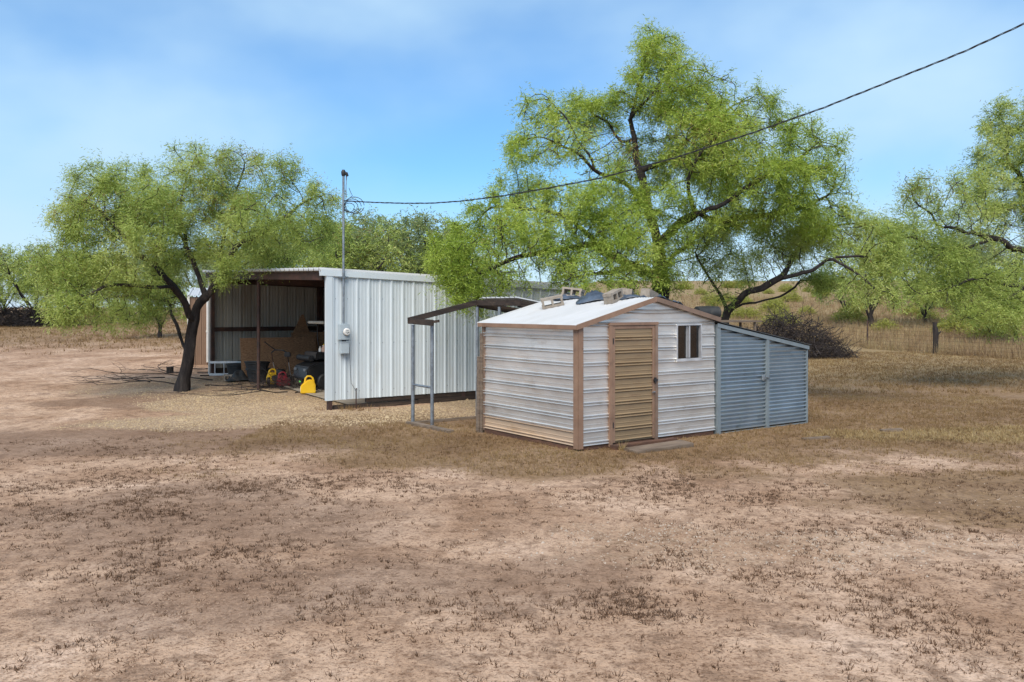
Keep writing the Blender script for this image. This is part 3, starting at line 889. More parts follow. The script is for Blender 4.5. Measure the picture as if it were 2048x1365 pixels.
# door
DZ0, DZ1 = 0.09, 2.085
door = MB().box(DX0 + 0.075, DX1 - 0.075, -0.012, 0.02, DZ0, DZ1).build("door", M['door_tan'], shed)
sheet("door_panel", M['door_tan'], door, prof_twin(DZ0 + 0.02, DZ1 - 0.06, phase=PH - 0.02, h=0.022), lambda s, t, d: (t, -0.016 - d, s), DX0 + 0.135, DX1 - 0.135, nt=8, warp=0.004, seed=3)
MB().box(DX0 + 0.078, DX0 + 0.132, -0.034, -0.0125, DZ0, DZ1 - 0.004).build("stile", M['trim'], door)
MB().box(DX1 - 0.132, DX1 - 0.078, -0.034, -0.0125, DZ0, DZ1 - 0.004).build("stile", M['trim'], door)
MB().box(DX0 + 0.133, DX1 - 0.133, -0.0335, -0.0125, DZ1 - 0.055, DZ1 - 0.005).build("top_rail", M['trim'], door)
mb = MB().box(DX1 - 0.12, DX1 - 0.02, -0.062, -0.042, 1.10, 1.13)
mb.box(DX1 - 0.10, DX1 - 0.07, -0.075, -0.036, 1.07, 1.16)
mb.build("hasp", M['cable'], door)
MB().tube([(DX1 - 0.16, -0.055, 0.90), (DX1 - 0.09, -0.06, 0.905), (DX1 - 0.09, -0.035, 0.905)], 0.011, 6).build("handle", M['galv'], door)
for zz in (0.35, 1.78):
    MB().box(DX0 + 0.071, DX0 + 0.088, -0.05, -0.036, zz, zz + 0.09).build("hinge", M['cable'], door)
MB().box(DX0, DX0 + 0.07, -0.045, 0.01, 0.03, DZ1).build("door_frame", M['trim'], shed, bevel=0.004)
MB().box(DX1 - 0.07, DX1, -0.045, 0.01, 0.03, DZ1).build("door_frame", M['trim_dark'], shed, bevel=0.004)
MB().box(DX0 - 0.01, DX1 + 0.01, -0.05, 0.01, DZ1 + 0.002, DZ1 + 0.055).build("door_frame", M['trim'], shed, bevel=0.004)
# window
win = MB()
for a, b, c, d in ((WX0, WX0 + 0.026, WZ0, WZ1), (WX1 - 0.026, WX1, WZ0, WZ1), (WX0 + 0.0265, WX1 - 0.0265, WZ1 - 0.03, WZ1), (WX0 + 0.0265, WX1 - 0.0265, WZ0, WZ0 + 0.026)):
    win.box(a, b, -0.045, 0.03, c, d)
win = win.build("window", M['alu'], shed)
xm = (WX0 + WX1) / 2 + 0.01
MB().box(WX0 + 0.036, WX1 - 0.036, 0.008, 0.012, WZ0 + 0.036, WZ1 - 0.036).build("pane", M['glass'], win)
MB().box(xm - 0.018, xm + 0.018, -0.036, 0.005, WZ0 + 0.036, WZ1 - 0.036).build("mullion", M['alu'], win)
MB().box(xm - 0.055, xm - 0.04, -0.018, 0.006, WZ0 + 0.037, WZ1 - 0.037).build("sash", M['alu'], win)
MB().box(WX0 - 0.015, WX1 + 0.015, -0.06, -0.03, WZ0 - 0.025, WZ0 - 0.001).build("sill", M['alu'], win)
mb = MB()
pts = []
for i in range(11):
    xx = xm + 0.09 + 0.2 * i / 10
    pts.append((xx, 0.07 + 0.02 * math.sin(i * 1.9)))
v = [(xx + (0.06 if z < 1.6 else 0), yy, z) for z in (1.42, 2.0) for xx, yy in pts]
mb.add(v, [(i, i + 1, i + 12, i + 11) for i in range(10)])
mb.build("curtain", pmat('brown_curtain', (0.22, 0.09, 0.05), (0.12, 0.05, 0.03), 5, 0.9), win)

# planks leaning at the far corner of the shed wall
for (dx, dy, h, lean, lbl, wd) in ((-0.035, SD + 0.035, 1.9, 0.012, "tall thin weathered board leaning on the rear corner of the tin shed", 0.09),
                                   (-0.05, SD + 0.10, 1.45, 0.03, "shorter grey board leaning on the rear corner of the tin shed", 0.10)):
    wx, wy = shw(dx - lean, dy)
    o = MB().beam((0, 0, G(wx, wy) - 0.05), (lean * UX, lean * UY, h), wd, 0.025, up=(UX, UY, 0)).build("plank", M['grey_wood'], None, bevel=0.004)
    o.location = (wx, wy, 0)
    setp(o, lbl, "board")

# ---- blocks, tarp on the roof
def cinder_block():
    mb = MB()
    L_, H_, D_ = 0.40, 0.19, 0.19
    t = 0.04
    # long sides, ends, web: holes run along z
    mb.box(-L_ / 2, L_ / 2, -D_ / 2, -D_ / 2 + t, 0, H_)
    mb.box(-L_ / 2, L_ / 2, D_ / 2 - t, D_ / 2, 0, H_)
    for xx in (-L_ / 2, -t / 2, L_ / 2 - t):
        mb.box(xx + 0.0005, xx + t - 0.0005, -D_ / 2 + t, D_ / 2 - t, 0.0005, H_ - 0.0005)
    # end ears
    for sx in (-1, 1):
        for sy in (-1, 1):
            mb.box(sx * L_ / 2 - 0.012, sx * L_ / 2 + 0.012, sy * (D_ / 2 - 0.028) - 0.0275, sy * (D_ / 2 - 0.028) + 0.0275, 0.001, H_ - 0.001)
    return mb


def put_block(loc, rot, lbl, group="concrete blocks holding the tarp on the tin shed roof"):
    o = cinder_block().build("concrete_block", M['concrete'])
    o.rotation_mode = 'XYZ'
    Mx = Matrix.Translation(loc) @ rot
    o.matrix_world = Mx
    setp(o, lbl, "concrete block", group)
    return o


sl = math.atan((RZ - EL) / RX)       # roof pitch on the left side
slr = math.atan((ER - RZ) / (SL - RX))


def roof_M(x, y, yaw, side, lie=True, lift=0.0):
    """a block lying on its side on the roof plane"""
    wx, wy = shw(x, y)
    z = (rl(x) if side < 0 else rr(x)) + 0.007 + lift
    R = Matrix.Rotation(ANG, 4, 'Z') @ Matrix.Rotation(-sl if side < 0 else -slr, 4, 'Y') @ Matrix.Rotation(yaw, 4, 'Z')
    if lie: R = R @ Matrix.Translation((0, 0.095, 0.095)) @ Matrix.Rotation(rad(90), 4, 'X')
    return (wx, wy, z), R


loc, R = roof_M(1.10, 2.05, rad(-36), -1)
put_block(loc, R, "concrete block with both holes showing daylight, lying on the roof above the shed's side wall")
loc, R = roof_M(1.46, 0.72, rad(18), -1)
put_block(loc, R, "concrete block lying on the white roof slope above the tan door")
loc, R = roof_M(1.78, 2.30, rad(-60), 1, lift=0.015)
put_block(loc, R, "concrete block half hidden behind the tarp on the roof ridge")
loc, R = roof_M(2.02, 0.98, rad(40), 1, lie=False, lift=0.012)
put_block(loc, R, "small looking concrete block beyond the ridge, between two others")
loc, R = roof_M(2.22, 0.62, rad(14), 1, lie=False, lift=0.012)
Rb = Matrix.Rotation(ANG, 4, 'Z') @ Matrix.Rotation(-slr, 4, 'Y') @ Matrix.Rotation(rad(20), 4, 'Z')
ob = MB().box(-0.2, 0.2, -0.095, 0.095, 0, 0.23).build("concrete_block", M['concrete'], None, bevel=0.012)
ob.matrix_world = Matrix.Translation(loc) @ Rb
setp(ob, "solid tan concrete block beyond the ridge nearest the front gable", "concrete block", "concrete blocks holding the tarp on the tin shed roof")

# tarp: crumpled sheet lying along the ridge
nu, nv = 70, 34
v = []
for i in range(nu):
    y = -0.05 + (SD + 0.12) * i / (nu - 1)
    e0 = 1.52 + 0.14 * math.sin(y * 3.1 + 0.5) + 0.10 * math.sin(y * 7.3) - 0.06 * math.exp(-((y - 1.5) / 0.3) ** 2) + 0.2 * math.exp(-((y - 0.0) / 0.35) ** 2) - 0.12 * math.exp(-((y - 2.6) / 0.3) ** 2)
    e1 = 2.35 + 0.12 * math.sin(y * 2.3 + 2)
    for j in range(nv):
        x = e0 + (e1 - e0) * j / (nv - 1)
        z = (rl(x) if x < RX else rr(x)) + 0.016
        edge = min(1, 6 * min(j, nv - 1 - j) / (nv - 1)) * 0.9 + 0.1
        z += edge * (0.11 * abs(float(fbm(x * 8, y * 8, 61, 3)) - 0.5) * 2 + 0.03 * float(vnoise(x * 16, y * 5, 63)))
        z += 0.115 * math.exp(-((y - 1.42) / 0.18) ** 2 - ((x - 1.55) / 0.16) ** 2) * (0.75 + 0.5 * float(vnoise(x * 20, y * 14, 65)))
        z += 0.05 * math.exp(-((y - 2.55) / 0.25) ** 2 - ((x - 1.6) / 0.25) ** 2)
        v.append((x, y, z))
f = [(i * nv + j, i * nv + j + 1, (i + 1) * nv + j + 1, (i + 1) * nv + j) for i in range(nu - 1) for j in range(nv - 1)]
tarp = np_mesh("tarp", v, f, M['tarp'], None, smooth=True)
tarp.location = (SH[0], SH[1], 0); tarp.rotation_euler = (0, 0, ANG)
sol = tarp.modifiers.new("thickness", 'SOLIDIFY'); sol.thickness = 0.004; sol.offset = 1
setp(tarp, "crumpled dark blue tarp lying along the tin shed's roof ridge", "tarp")

# ================================================================== blue-grey lean-to beside the shed
LX0, LX1, LXM, LD = 3.375, 6.19, 4.86, 2.5
lean = empty("lean_to", (*shw(LX0, 0), 0), ANG, "blue grey corrugated lean-to store with sloping roof beside the tin shed", "lean-to")
W_ = LX1 - LX0
zt = lambda x: 2.10 - 0.5 * (x / W_)
xm_ = LXM - LX0
for a, b, hand in ((0.105, xm_ - 0.035, 1), (xm_ + 0.055, W_ - 0.045, 0)):
    dr = MB().box(a + 0.01, b - 0.01, 0.022, 0.04, 0.06, zt(b) - 0.06).build("door", M['blue_trim'], lean)
    nrow = prof_sine(0.045, zt(a) - 0.075, 0.0762, 0.022, 10)
    lim = zt(b) - 0.075

    def tend(s, a=a, b=b, lim=lim):
        return b if s <= lim else max(a + 0.01, min(b, (2.10 - 0.075 - s) / 0.5 * W_))
    sheet("corrugated_panel", M['blue_galv'], dr, nrow, lambda s, t, d: (t, -d, s), a, tend, nt=6, smooth=True, warp=0.004)
    MB().box(a, b, -0.018, 0.02, 0.0, 0.024).build("bottom_rail", M['blue_trim'], dr)
MB().box(0.0, 0.10, -0.045, 0.06, -0.02, zt(0) - 0.02).build("post", M['blue_trim'], lean, bevel=0.005)
MB().box(xm_ - 0.03, xm_ + 0.05, -0.05, 0.06, -0.03, zt(xm_) - 0.03).build("post", M['blue_trim'], lean, bevel=0.005)
MB().box(W_ - 0.04, W_, -0.03, 0.06, -0.06, zt(W_) - 0.03).build("post", M['blue_trim'], lean, bevel=0.005)
MB().prism([(0.0, zt(0) - 0.075), (W_ + 0.01, zt(W_) - 0.075), (W_ + 0.01, zt(W_) + 0.0), (0.0, zt(0) + 0.0)], -0.056, -0.046).build("top_rail", M['blue_trim'], lean)
mb = MB().tube([(xm_ - 0.16, -0.06, 1.02), (xm_ - 0.06, -0.065, 1.02), (xm_ + 0.03, -0.07, 1.0)], 0.012, 6)
mb.box(xm_ - 0.17, xm_ - 0.12, -0.07, -0.03, 0.96, 1.06)
mb.build("latch", M['galv'], lean)
sheet("roof_sheet", pmat('dark_roofing', (0.06, 0.065, 0.07), (0.035, 0.037, 0.04), 3, 0.6), lean, prof_sine(-0.07, LD, 0.0762, 0.009, 5), lambda s, t, d: (t, s, 2.128 - 0.5 * t / W_ + d), -0.03, W_ + 0.06, nt=2)
sheet("side_panel", M['blue_galv'], lean, prof_sine(0.0, zt(W_) - 0.02, 0.0762, 0.011, 5), lambda s, t, d: (W_ + 0.012 + d, t, s), 0.02, LD, nt=2)
sheet("back_panel", M['blue_galv'], lean, prof_sine(0.0, 1.55, 0.0762, 0.011, 5), lambda s, t, d: (t, LD + d, s), 0.02, W_, nt=2)
MB().box(0.1, W_ - 0.05, 0.02, 0.12, -0.12, -0.002).build("skid", M['grey_wood'], lean, bevel=0.008)

# ================================================================== pipe shelter between shed and carport
shel = empty("pipe_shelter", (-2.04, 17.7, 0), ANG, "half roofed shelter of grey pipe posts and dark rafters between carport and shed", "shelter")
# local x along the carport wall, y away from the camera
za_, zc_ = 2.10, 2.47
XC = 1.60
for (x, y, h) in ((0, 0, za_), (0.08, -0.64, za_), (XC, 0.02, zc_), (XC + 0.05, -0.75, zc_), (XC + 2.2, 0.1, 2.1)):
    mb = MB().tube([(x, y, -0.2), (x, y, h - 0.06)], 0.036, 10)
    mb.build("post", M['galv'], shel, smooth=True)
MB().tube([(0, 0, 0.81), (0.08, -0.64, 0.79)], 0.026, 8).build("crossbar", M['galv'], shel, smooth=True)
MB().beam((-0.05, 0.10, za_ + 0.02), (0.0, -0.82, za_ - 0.01), 0.05, 0.12).build("beam", M['dark_wood'], shel, bevel=0.008)
MB().beam((0.0, -0.80, za_ + 0.01), (0.035, -0.98, za_ + 0.03), 0.035, 0.05).build("broken_end", M['dark_wood'], shel)
MB().beam((-0.08, 0.05, za_ + 0.03), (XC, 0.05, zc_ + 0.03), 0.045, 0.115).build("rafter", M['dark_wood'], shel, bevel=0.006)
MB().beam((XC + 0.03, 0.12, zc_ + 0.03), (XC + 0.05, -1.5, zc_ + 0.02), 0.045, 0.125).build("ridge_beam", M['dark_wood'], shel, bevel=0.006)
MB().beam((XC + 0.03, 0.06, zc_ - 0.0), (XC + 2.3, 0.06, 2.12), 0.05, 0.14).build("rafter", M['dark_wood'], shel, bevel=0.006)
MB().beam((XC + 0.06, -1.4, zc_ - 0.0), (XC + 2.3, -1.4, 2.12), 0.05, 0.14).build("rafter", M['dark_wood'], shel, bevel=0.006)
for yy in (-1.45, -0.75):
    sheet("roof_sheet", M['roof_white'], shel, prof_r(yy, yy + 0.69, pitch=0.17, h=0.03), lambda s, t, d: (t, s, zc_ + 0.125 - 0.16 * (t - XC) + d), XC, XC + 2.4, nt=2)
MB().box(0.05, XC + 0.9, -0.05, 0.06, -0.05, 0.045).build("sill", M['grey_wood'], shel, bevel=0.01)
MB().box(-0.12, 0.045, -1.55, 0.10, -0.05, 0.05).build("sill", M['grey_wood'], shel, bevel=0.01)

# ================================================================== brown shed beyond the carport
bs = W(380, 742)
bsh = empty("brown_shed", (-11.35, 30.2, G(-11.35, 30.2) - 0.05), rad(18), "brown ribbed metal shed with white trim beyond the carport's open side", "shed")
xx = 0.0
while xx < 3.4:
    sheet("wall_panel", M['brown_panel'], bsh, prof_r(xx, xx + 0.85, pitch=0.2, h=0.02), lambda s, t, d: (s, -d, t), 0.05, 2.45, nt=2)
    sheet("wall_panel", M['brown_panel'], bsh, prof_r(xx, xx + 0.85, pitch=0.2, h=0.02), lambda s, t, d: (-d, s, t), 0.05, 2.45, nt=2)
    xx += 0.853
MB().box(-0.05, 0.03, -0.05, 0.03, 0.0, 2.5).build("corner_trim", M['white'], bsh)
MB().tube([(0.62, -0.08, 0.15), (0.62, -0.08, 1.25), (0.62, -0.08, 2.45)], 0.035, 8).box(0.57, 0.67, -0.12, -0.04, 1.2, 1.27).build("downspout", M['white'], bsh)
sheet("roof_sheet", M['roof_white'], bsh, prof_r(-0.06, 3.5, pitch=0.3), lambda s, t, d: (s, t, 2.50 + 0.10 * t + d), -0.08, 3.4, nt=2)

# ================================================================== things under the carport
def on_floor(x, y):
    wx, wy = cpw(x, y)
    return wx, wy, G(wx, wy)


# concrete apron under the carport
mb = MB()
n = 26
v = []; f = []
for i in range(n):
    for j in range(n):
        x = 0.75 + (CL - 0.9) * i / (n - 1); y = 0.3 + (CWD - 0.5) * j / (n - 1)
        wx, wy = cpw(x, y); v.append((wx, wy, G(wx, wy) + 0.035))
for i in range(n - 1):
    for j in range(n - 1):
        f.append((i * n + j, (i + 1) * n + j, (i + 1) * n + j + 1, i * n + j + 1))
pad = np_mesh("floor_slab", v, f, M['slab'])
setp(pad, kind="structure")


def osb_sheet(x0, x1, y, h, leanback, lbl, poly=None, zoff=0.0):
    wx, wy, g = on_floor(x0, y)
    o = empty("chipboard_sheet", (wx, wy, g + 0.03 + zoff), 0, lbl, "board")
    o.rotation_euler = Matrix.Rotation(ANG, 3, 'Z').to_euler()
    Mx = Matrix.Rotation(-leanback, 4, 'X')
    poly = poly or [(0, 0), (x1 - x0, 0), (x1 - x0, h), (0, h)]
    MB().prism(poly, 0, 0.016, Mx).build("panel", M['osb'], o)
    return o


osb_sheet(0.45, 2.9, 7.35, 1.22, rad(9), "large wood-chip board leaning on its long edge behind the tubs")
osb_sheet(2.2, 4.6, 7.70, 1.30, rad(6), "wood-chip board standing behind the golf cart")
osb_sheet(2.35, 2.9, 8.05, 1.0, rad(5), "pointed triangular offcut of wood-chip board sticking up behind the larger boards", [(0, 0), (0.75, 0), (0.62, 1.2), (0.42, 1.86), (0.34, 1.84), (0.0, 1.2)])

# rubber tubs
def tub(x, y, r0, r1, h, lbl, tilt=0.0, z=0.0):
    wx, wy, g = on_floor(x, y)
    t = empty("rubber_tub", (wx, wy, g + 0.02 + z), 0, lbl, "tub", "black rubber tubs by the chip board", rot=(tilt, 0, 0))
    MB().lathe([(r0, 0), (r0 + (r1 - r0) * 0.5, h * 0.5), (r1, h - 0.04), (r1 + 0.025, h - 0.035), (r1 + 0.025, h), (r1 - 0.02, h), (r0 - 0.03, 0.03)], 22).build("shell", M['tub'], t, smooth=True)
    MB().tube([(r1 * math.cos(a) * 1.01 + 0.0, r1 * math.sin(a) * 1.01, h - 0.09) for a in np.linspace(-2.2, -1.0, 6)], 0.018, 6).build("handle", M['tub'], t)
    return t


tub(0.62, 6.45, 0.26, 0.33, 0.38, "black rubber tub standing on the ground beside the mid post", z=0.0)
tub(0.60, 6.47, 0.27, 0.35, 0.36, "dented black rubber tub nested on top of the tub by the mid post", tilt=rad(-7), z=0.22)
tub(0.42, 7.75, 0.24, 0.30, 0.42, "black bucket-like tub standing beside the aluminium ladder")
# folded black sheeting
wx, wy, g = on_floor(0.2, 6.9)
n = 18; v = []
for i in range(n):
    for j in range(n):
        a, b = i / (n - 1), j / (n - 1)
        v.append((0.75 * (a - 0.5) + 0.1 * (b - .5), 0.55 * (b - 0.5), 0.02 + 0.26 * math.sin(math.pi * a) ** 1.5 * math.sin(math.pi * b) * (0.6 + 0.8 * float(vnoise(a * 6, b * 6, 8)))))
o = np_mesh("rubber_mat", v, [(i * n + j, (i + 1) * n + j, (i + 1) * n + j + 1, i * n + j + 1) for i in range(n - 1) for j in range(n - 1)], M['tub'], smooth=True)
o.location = (wx, wy, g + 0.02); o.rotation_euler = (0, 0, 0.6)
setp(o, "crumpled dark rubber sheet on the ground between the tubs", "rubber sheet")

# aluminium ladder lying on its edge
wx, wy, g = on_floor(-0.15, 8.65)
ld = empty("ladder", (wx, wy, g), ANG - rad(32), "aluminium ladder lying on its edge at the carport's far corner post", "ladder")
for z in (0.06, 0.44):
    MB().box(0.0, 2.0, -0.012, 0.012, z - 0.035, z + 0.035).build("rail", M['alu'], ld, bevel=0.003)
for i in range(7):
    x = 0.18 + 0.28 * i
    MB().tube([(x, 0, 0.09), (x, 0, 0.41)], 0.018, 8).build("rung", M['alu'], ld)
MB().beam((0.9, -0.1, 0.5), (2.0, 0.05, 0.47), 0.09, 0.02).build("resting_slat", M['grey_wood'], ld)

wx, wy = W(463, 768, 0.12)
o = put_block((wx, wy, G(wx, wy) + 0.005), Matrix.Rotation(rad(8), 4, 'Z') @ Matrix.Translation((0, 0.095, 0.095)) @ Matrix.Rotation(rad(90), 4, 'X'), "single concrete block on the ground in front of the ladder", "x")
del o["group"]
wx, wy = W(340, 748, 0.25)
o = MB().lathe([(0.12, -0.1), (0.11, 0.1), (0.115, 0.19), (0.10, 0.2)], 12).build("log_stump", M['bark'], None, smooth=True)
o.location = (wx, wy, G(wx, wy)); setp(o, "short cut log standing upright left of the leaning tree trunk", "log")


def jerry_can(px, py, rz, w, h, d, mat, lbl, cap, group="fuel cans by the mid post"):
    z = 0.1
    for _ in range(4):
        X, Y = W(px, py, z); z = G(X, Y) + 0.02
    c = empty("fuel_can", (X, Y, z), rz, lbl, "fuel can", group)
    # body: house-shaped front outline, deep in y
    MB().prism([(-w / 2, 0), (w / 2, 0), (w / 2 * 0.98, h * 0.50), (w * 0.30, h * 0.74), (w * 0.02, h * 0.76), (-w / 2 * 0.97, h * 0.44)], -d / 2, d / 2).build("body", mat, c, bevel=0.022, smooth=True, seg=3)
    a = [(-w * 0.20, 0, h * 0.58), (-w * 0.16, 0, h * 0.82), (-w * 0.04, 0, h * 0.93), (w * 0.16, 0, h * 0.93), (w * 0.30, 0, h * 0.84), (w * 0.37, 0, h * 0.62)]
    MB().tube(a, [0.03, 0.026, 0.024, 0.024, 0.026, 0.032], 8).build("handle", mat, c, smooth=True)
    MB().tube([(-w * 0.40, 0, h * 0.46), (-w * 0.46, 0, h * 0.56), (-w * 0.50, 0, h * 0.62)], [0.03, 0.028, 0.022], 10).build("spout", M['cable'], c, smooth=True)
    MB().lathe([(0.022, 0), (0.022, 0.03), (0.012, 0.04)], 10, Matrix.Translation((-w * 0.50, 0, h * 0.62)) @ Matrix.Rotation(rad(-35), 4, 'Y')).build("cap", cap, c, smooth=True)
    MB().box(-w / 2 - 0.003, -w / 2 + 0.012, -d * 0.28, d * 0.28, h * 0.08, h * 0.36).build("label_sticker", M['white'], c)
    return c


jerry_can(616, 787, rad(14), 0.40, 0.49, 0.24, M['yellow'], "bright yellow fuel can standing in front of the golf cart wheel", M['green'])
jerry_can(547, 768, rad(-150), 0.38, 0.46, 0.22, M['yellow'], "yellow fuel can standing behind the red can by the mid post", M['cable'])
jerry_can(567, 772, rad(200), 0.38, 0.42, 0.24, M['red'], "dusty red fuel can between the two yellow ones", M['cable'])

# golf cart, nose out of the open side
wx, wy, g = on_floor(0.98, 4.12)
cart = empty("golf_cart", (wx, wy, g + 0.03), ANG, "black golf cart with cream roof parked under the carport", "golf cart")
MB().prism([(0.0, 0.30), (0.05, 0.62), (0.35, 0.74), (0.85, 0.80), (0.95, 0.50), (1.35, 0.40), (1.4, 0.62), (2.35, 0.66), (2.45, 0.32), (1.9, 0.24), (0.9, 0.22), (0.2, 0.22)], -0.5, 0.5).build("body", M['black_plastic'], cart, bevel=0.03, smooth=True)
MB().box(1.38, 1.95, -0.52, 0.52, 0.66, 0.80).build("seat", M['black'], cart, bevel=0.03, smooth=True)
MB().beam((1.95, 0, 0.8), (2.08, 0, 1.2), 1.04, 0.1, up=(1, 0, 0)).build("seat_back", M['black'], cart, bevel=0.02)
for x in (0.52, 2.05):
    for s in (-1, 1):
        Mx = Matrix.Translation((x, s * 0.50 - 0.09, 0.215)) @ Matrix.Rotation(rad(-90), 4, 'X')
        wq = MB().lathe([(0.12, 0.0), (0.19, 0.0), (0.217, 0.03), (0.217, 0.15), (0.19, 0.18), (0.12, 0.18)], 22, Mx).build("wheel", M['black'], cart, smooth=True)
        Mx2 = Matrix.Translation((x, s * 0.50 + s * 0.062 - 0.015, 0.215)) @ Matrix.Rotation(rad(-90), 4, 'X')
        MB().lathe([(0.125, 0), (0.125, 0.04), (0.08, 0.02)], 14, Mx2).build("rim", M['galv'], wq, smooth=True)
for x0, x1, zb in ((0.86, 0.62, 0.78), (2.1, 2.2, 0.62)):
    for s in (-1, 1):
        MB().tube([(x0, s * 0.47, zb), ((x0 + x1) / 2, s * 0.47, 1.3), (x1 if x0 > 1 else 0.72, s * 0.47, 1.80)], 0.016, 8).build("roof_strut", M['cable'], cart)
MB().box(0.45, 2.3, -0.56, 0.56, 1.80, 1.87).build("roof", M['canopy'], cart, bevel=0.025, smooth=True)
MB().tube([(0.85, 0.2, 0.78), (1.12, 0.2, 1.0)], 0.02, 8).build("steering_column", M['cable'], cart)
MB().tube([(1.12 + 0.06 * math.cos(t), 0.2 + 0.17 * math.sin(t), 1.0 + 0.15 * math.cos(t)) for t in np.linspace(0, 6.28, 17)[:-1]], 0.014, 6, closed=True).build("steering_wheel", M['cable'], cart)
for s in (-1, 1):
    MB().box(-0.008, 0.04, s * 0.34 - 0.07, s * 0.34 + 0.07, 0.50, 0.57).build("headlight", M['galv'], cart, bevel=0.01)
MB().box(0.30, 0.80, -0.45, 0.42, 0.815, 1.02).build("dash_cowl", M['black_plastic'], cart, bevel=0.03, smooth=True)
# things lying on the cart
wx, wy, g = on_floor(1.28, 4.35)
o = MB().tube([(-0.02, 0.5, 0.0), (-0.02, -0.4, 0.0)], 0.085, 14).build("rolled_pad", M['black'], None, smooth=True)
o.location = (wx, wy, g + 0.86); o.rotation_euler = (0, 0, ANG)
setp(o, "dark rolled pad lying across the golf cart's nose", "roll")
cols = [('white', 0.16, "small white bottle"), ('skin_pink', 0.20, "pink rounded bottle"), ('yellow', 0.24, "bottle with yellow top"), ('skin_pink', 0.14, "small tan bottle")]
for i, (mt, h, nm) in enumerate(cols):
    wx, wy, g = on_floor(1.56 + 0.03 * (i % 2), 4.05 - 0.13 * i)
    b = empty("bottle", (wx, wy, g + 1.045), 0, nm + " standing on the golf cart's dash", "bottle", "bottles on the golf cart dash")
    MB().lathe([(0.04, 0), (0.042, h * 0.6), (0.028, h * 0.75), (0.016, h * 0.82), (0.016, h * 0.92)], 10).build("bottle_body", M[mt if i != 2 else 'skin_pink'], b, smooth=True)
    MB().lathe([(0.021, h * 0.9), (0.021, h), (0.015, h * 1.03)], 10).build("bottle_cap", M['yellow'] if i == 2 else M['white'], b, smooth=True)

# push mower with its handle up
wx, wy, g = on_floor(0.95, 5.45)
mw = empty("push_mower", (wx, wy, g + 0.03), ANG + rad(50), "old black push mower with a bent metal handle in front of the chip board", "lawn mower")
MB().lathe([(0.27, 0.10), (0.29, 0.16), (0.27, 0.24), (0.14, 0.27), (0.13, 0.40), (0.08, 0.42)], 16).build("deck", M['black_plastic'], mw, smooth=True)
for x in (-0.26, 0.26):
    for y in (-0.26, 0.26):
        MB().lathe([(0.06, 0), (0.10, 0.0), (0.10, 0.05), (0.06, 0.05)], 14, Matrix.Translation((x, y - 0.025, 0.10)) @ Matrix.Rotation(rad(-90), 4, 'X')).build("wheel", M['black'], mw, smooth=True)
for s in (-1, 1):
    MB().tube([(0.2, s * 0.22, 0.22), (0.0, s * 0.23, 0.62)], 0.013, 8).build("lower_handle", M['alu'], mw)
    MB().tube([(0.0, s * 0.23, 0.62), (-0.13, s * 0.23, 0.90)], 0.017, 8).build("upper_handle", M['rust_steel'], mw)
MB().tube([(-0.13, -0.23, 0.9), (-0.16, -0.12, 0.97), (-0.165, 0.12, 0.98), (-0.13, 0.23, 0.9)], 0.02, 8).build("grip", M['cable'], mw)
MB().box(-0.2, -0.1, -0.34, -0.16, 0.78, 0.92).build("throttle_box", M['cable'], mw, bevel=0.02)
MB().tube([(-0.165, 0.1, 0.98), (-0.3, 0.25, 1.12), (-0.36, 0.35, 1.22)], 0.016, 6).build("lever", M['cable'], mw)

# planks on the ground near the shed
for (px, py, l, wd, rz, lbl, th) in ((1318, 899, 1.25, 0.34, 0.52, "weathered board lying on the ground in front of the tan door", 0.05),
                                     (1782, 862, 0.42, 0.13, 0.10, "short grey plank scrap lying on the dry lawn", 0.03),
                                     (1632, 879, 0.55, 0.10, 0.25, "flat pale board half buried in grass by the lean-to", 0.02)):
    X, Y = W(px, py)
    o = MB().box(-l / 2, l / 2, -wd / 2, wd / 2, -0.03, th).build("plank", M['grey_wood'], None, bevel=0.008)
    o.location = (X, Y, G(X, Y) + 0.012); o.rotation_euler = (rad(2), rad(-2), rz)
    setp(o, lbl, "board")
X, Y = W(1290, 888)
o = MB().box(-0.75, 0.75, -0.07, 0.07, -0.04, 0.05).build("plank", M['brown_wood'], None, bevel=0.008)
o.location = (SH[0] + UX * 1.35 + UY * 0.17, SH[1] + UY * 1.35 - UX * 0.17, G(SH[0] + 1.2, SH[1] + .6) + 0.02); o.rotation_euler = (0, 0, ANG)
setp(o, "dark timber step lying along the sill under the tan door", "timber")
# rolled wire bundle / dark tank behind the shed
Mx = Matrix.Rotation(rad(90), 4, 'Y')
o = MB().lathe([(0.08, -0.30), (0.15, -0.28), (0.16, 0.0), (0.15, 0.28), (0.08, 0.30)], 16, Mx).build("dark_barrel", M['tub'], None, smooth=True)
o.location = (4.45, 19.6, 2.27); o.rotation_euler = (0, 0, rad(20))
setp(o, "dark barrel lying on the rack behind the tin shed", "barrel")
rk = empty("timber_rack", (4.9, 19.75, 0), rad(20), "low timber rack behind the shed under the tree", "rack")
MB().box(-1.0, 0.75, -0.35, 0.35, 2.06, 2.10).build("rack_top", M['grey_wood'], rk)
for x in (-0.9, 0.6):
    for y in (-0.28, 0.28):
        MB().box(x - .022, x + .022, y - .022, y + .022, -0.2, 2.059).build("leg", M['grey_wood'], rk)


# ================================================================== trees
def resample(poly, step):
    o = [poly[0]]
    for a, b in zip(poly[:-1], poly[1:]):
        n = max(1, int(round(np.linalg.norm(b - a) / step)))
        for i in range(1, n + 1): o.append(a + (b - a) * i / n)
    return o


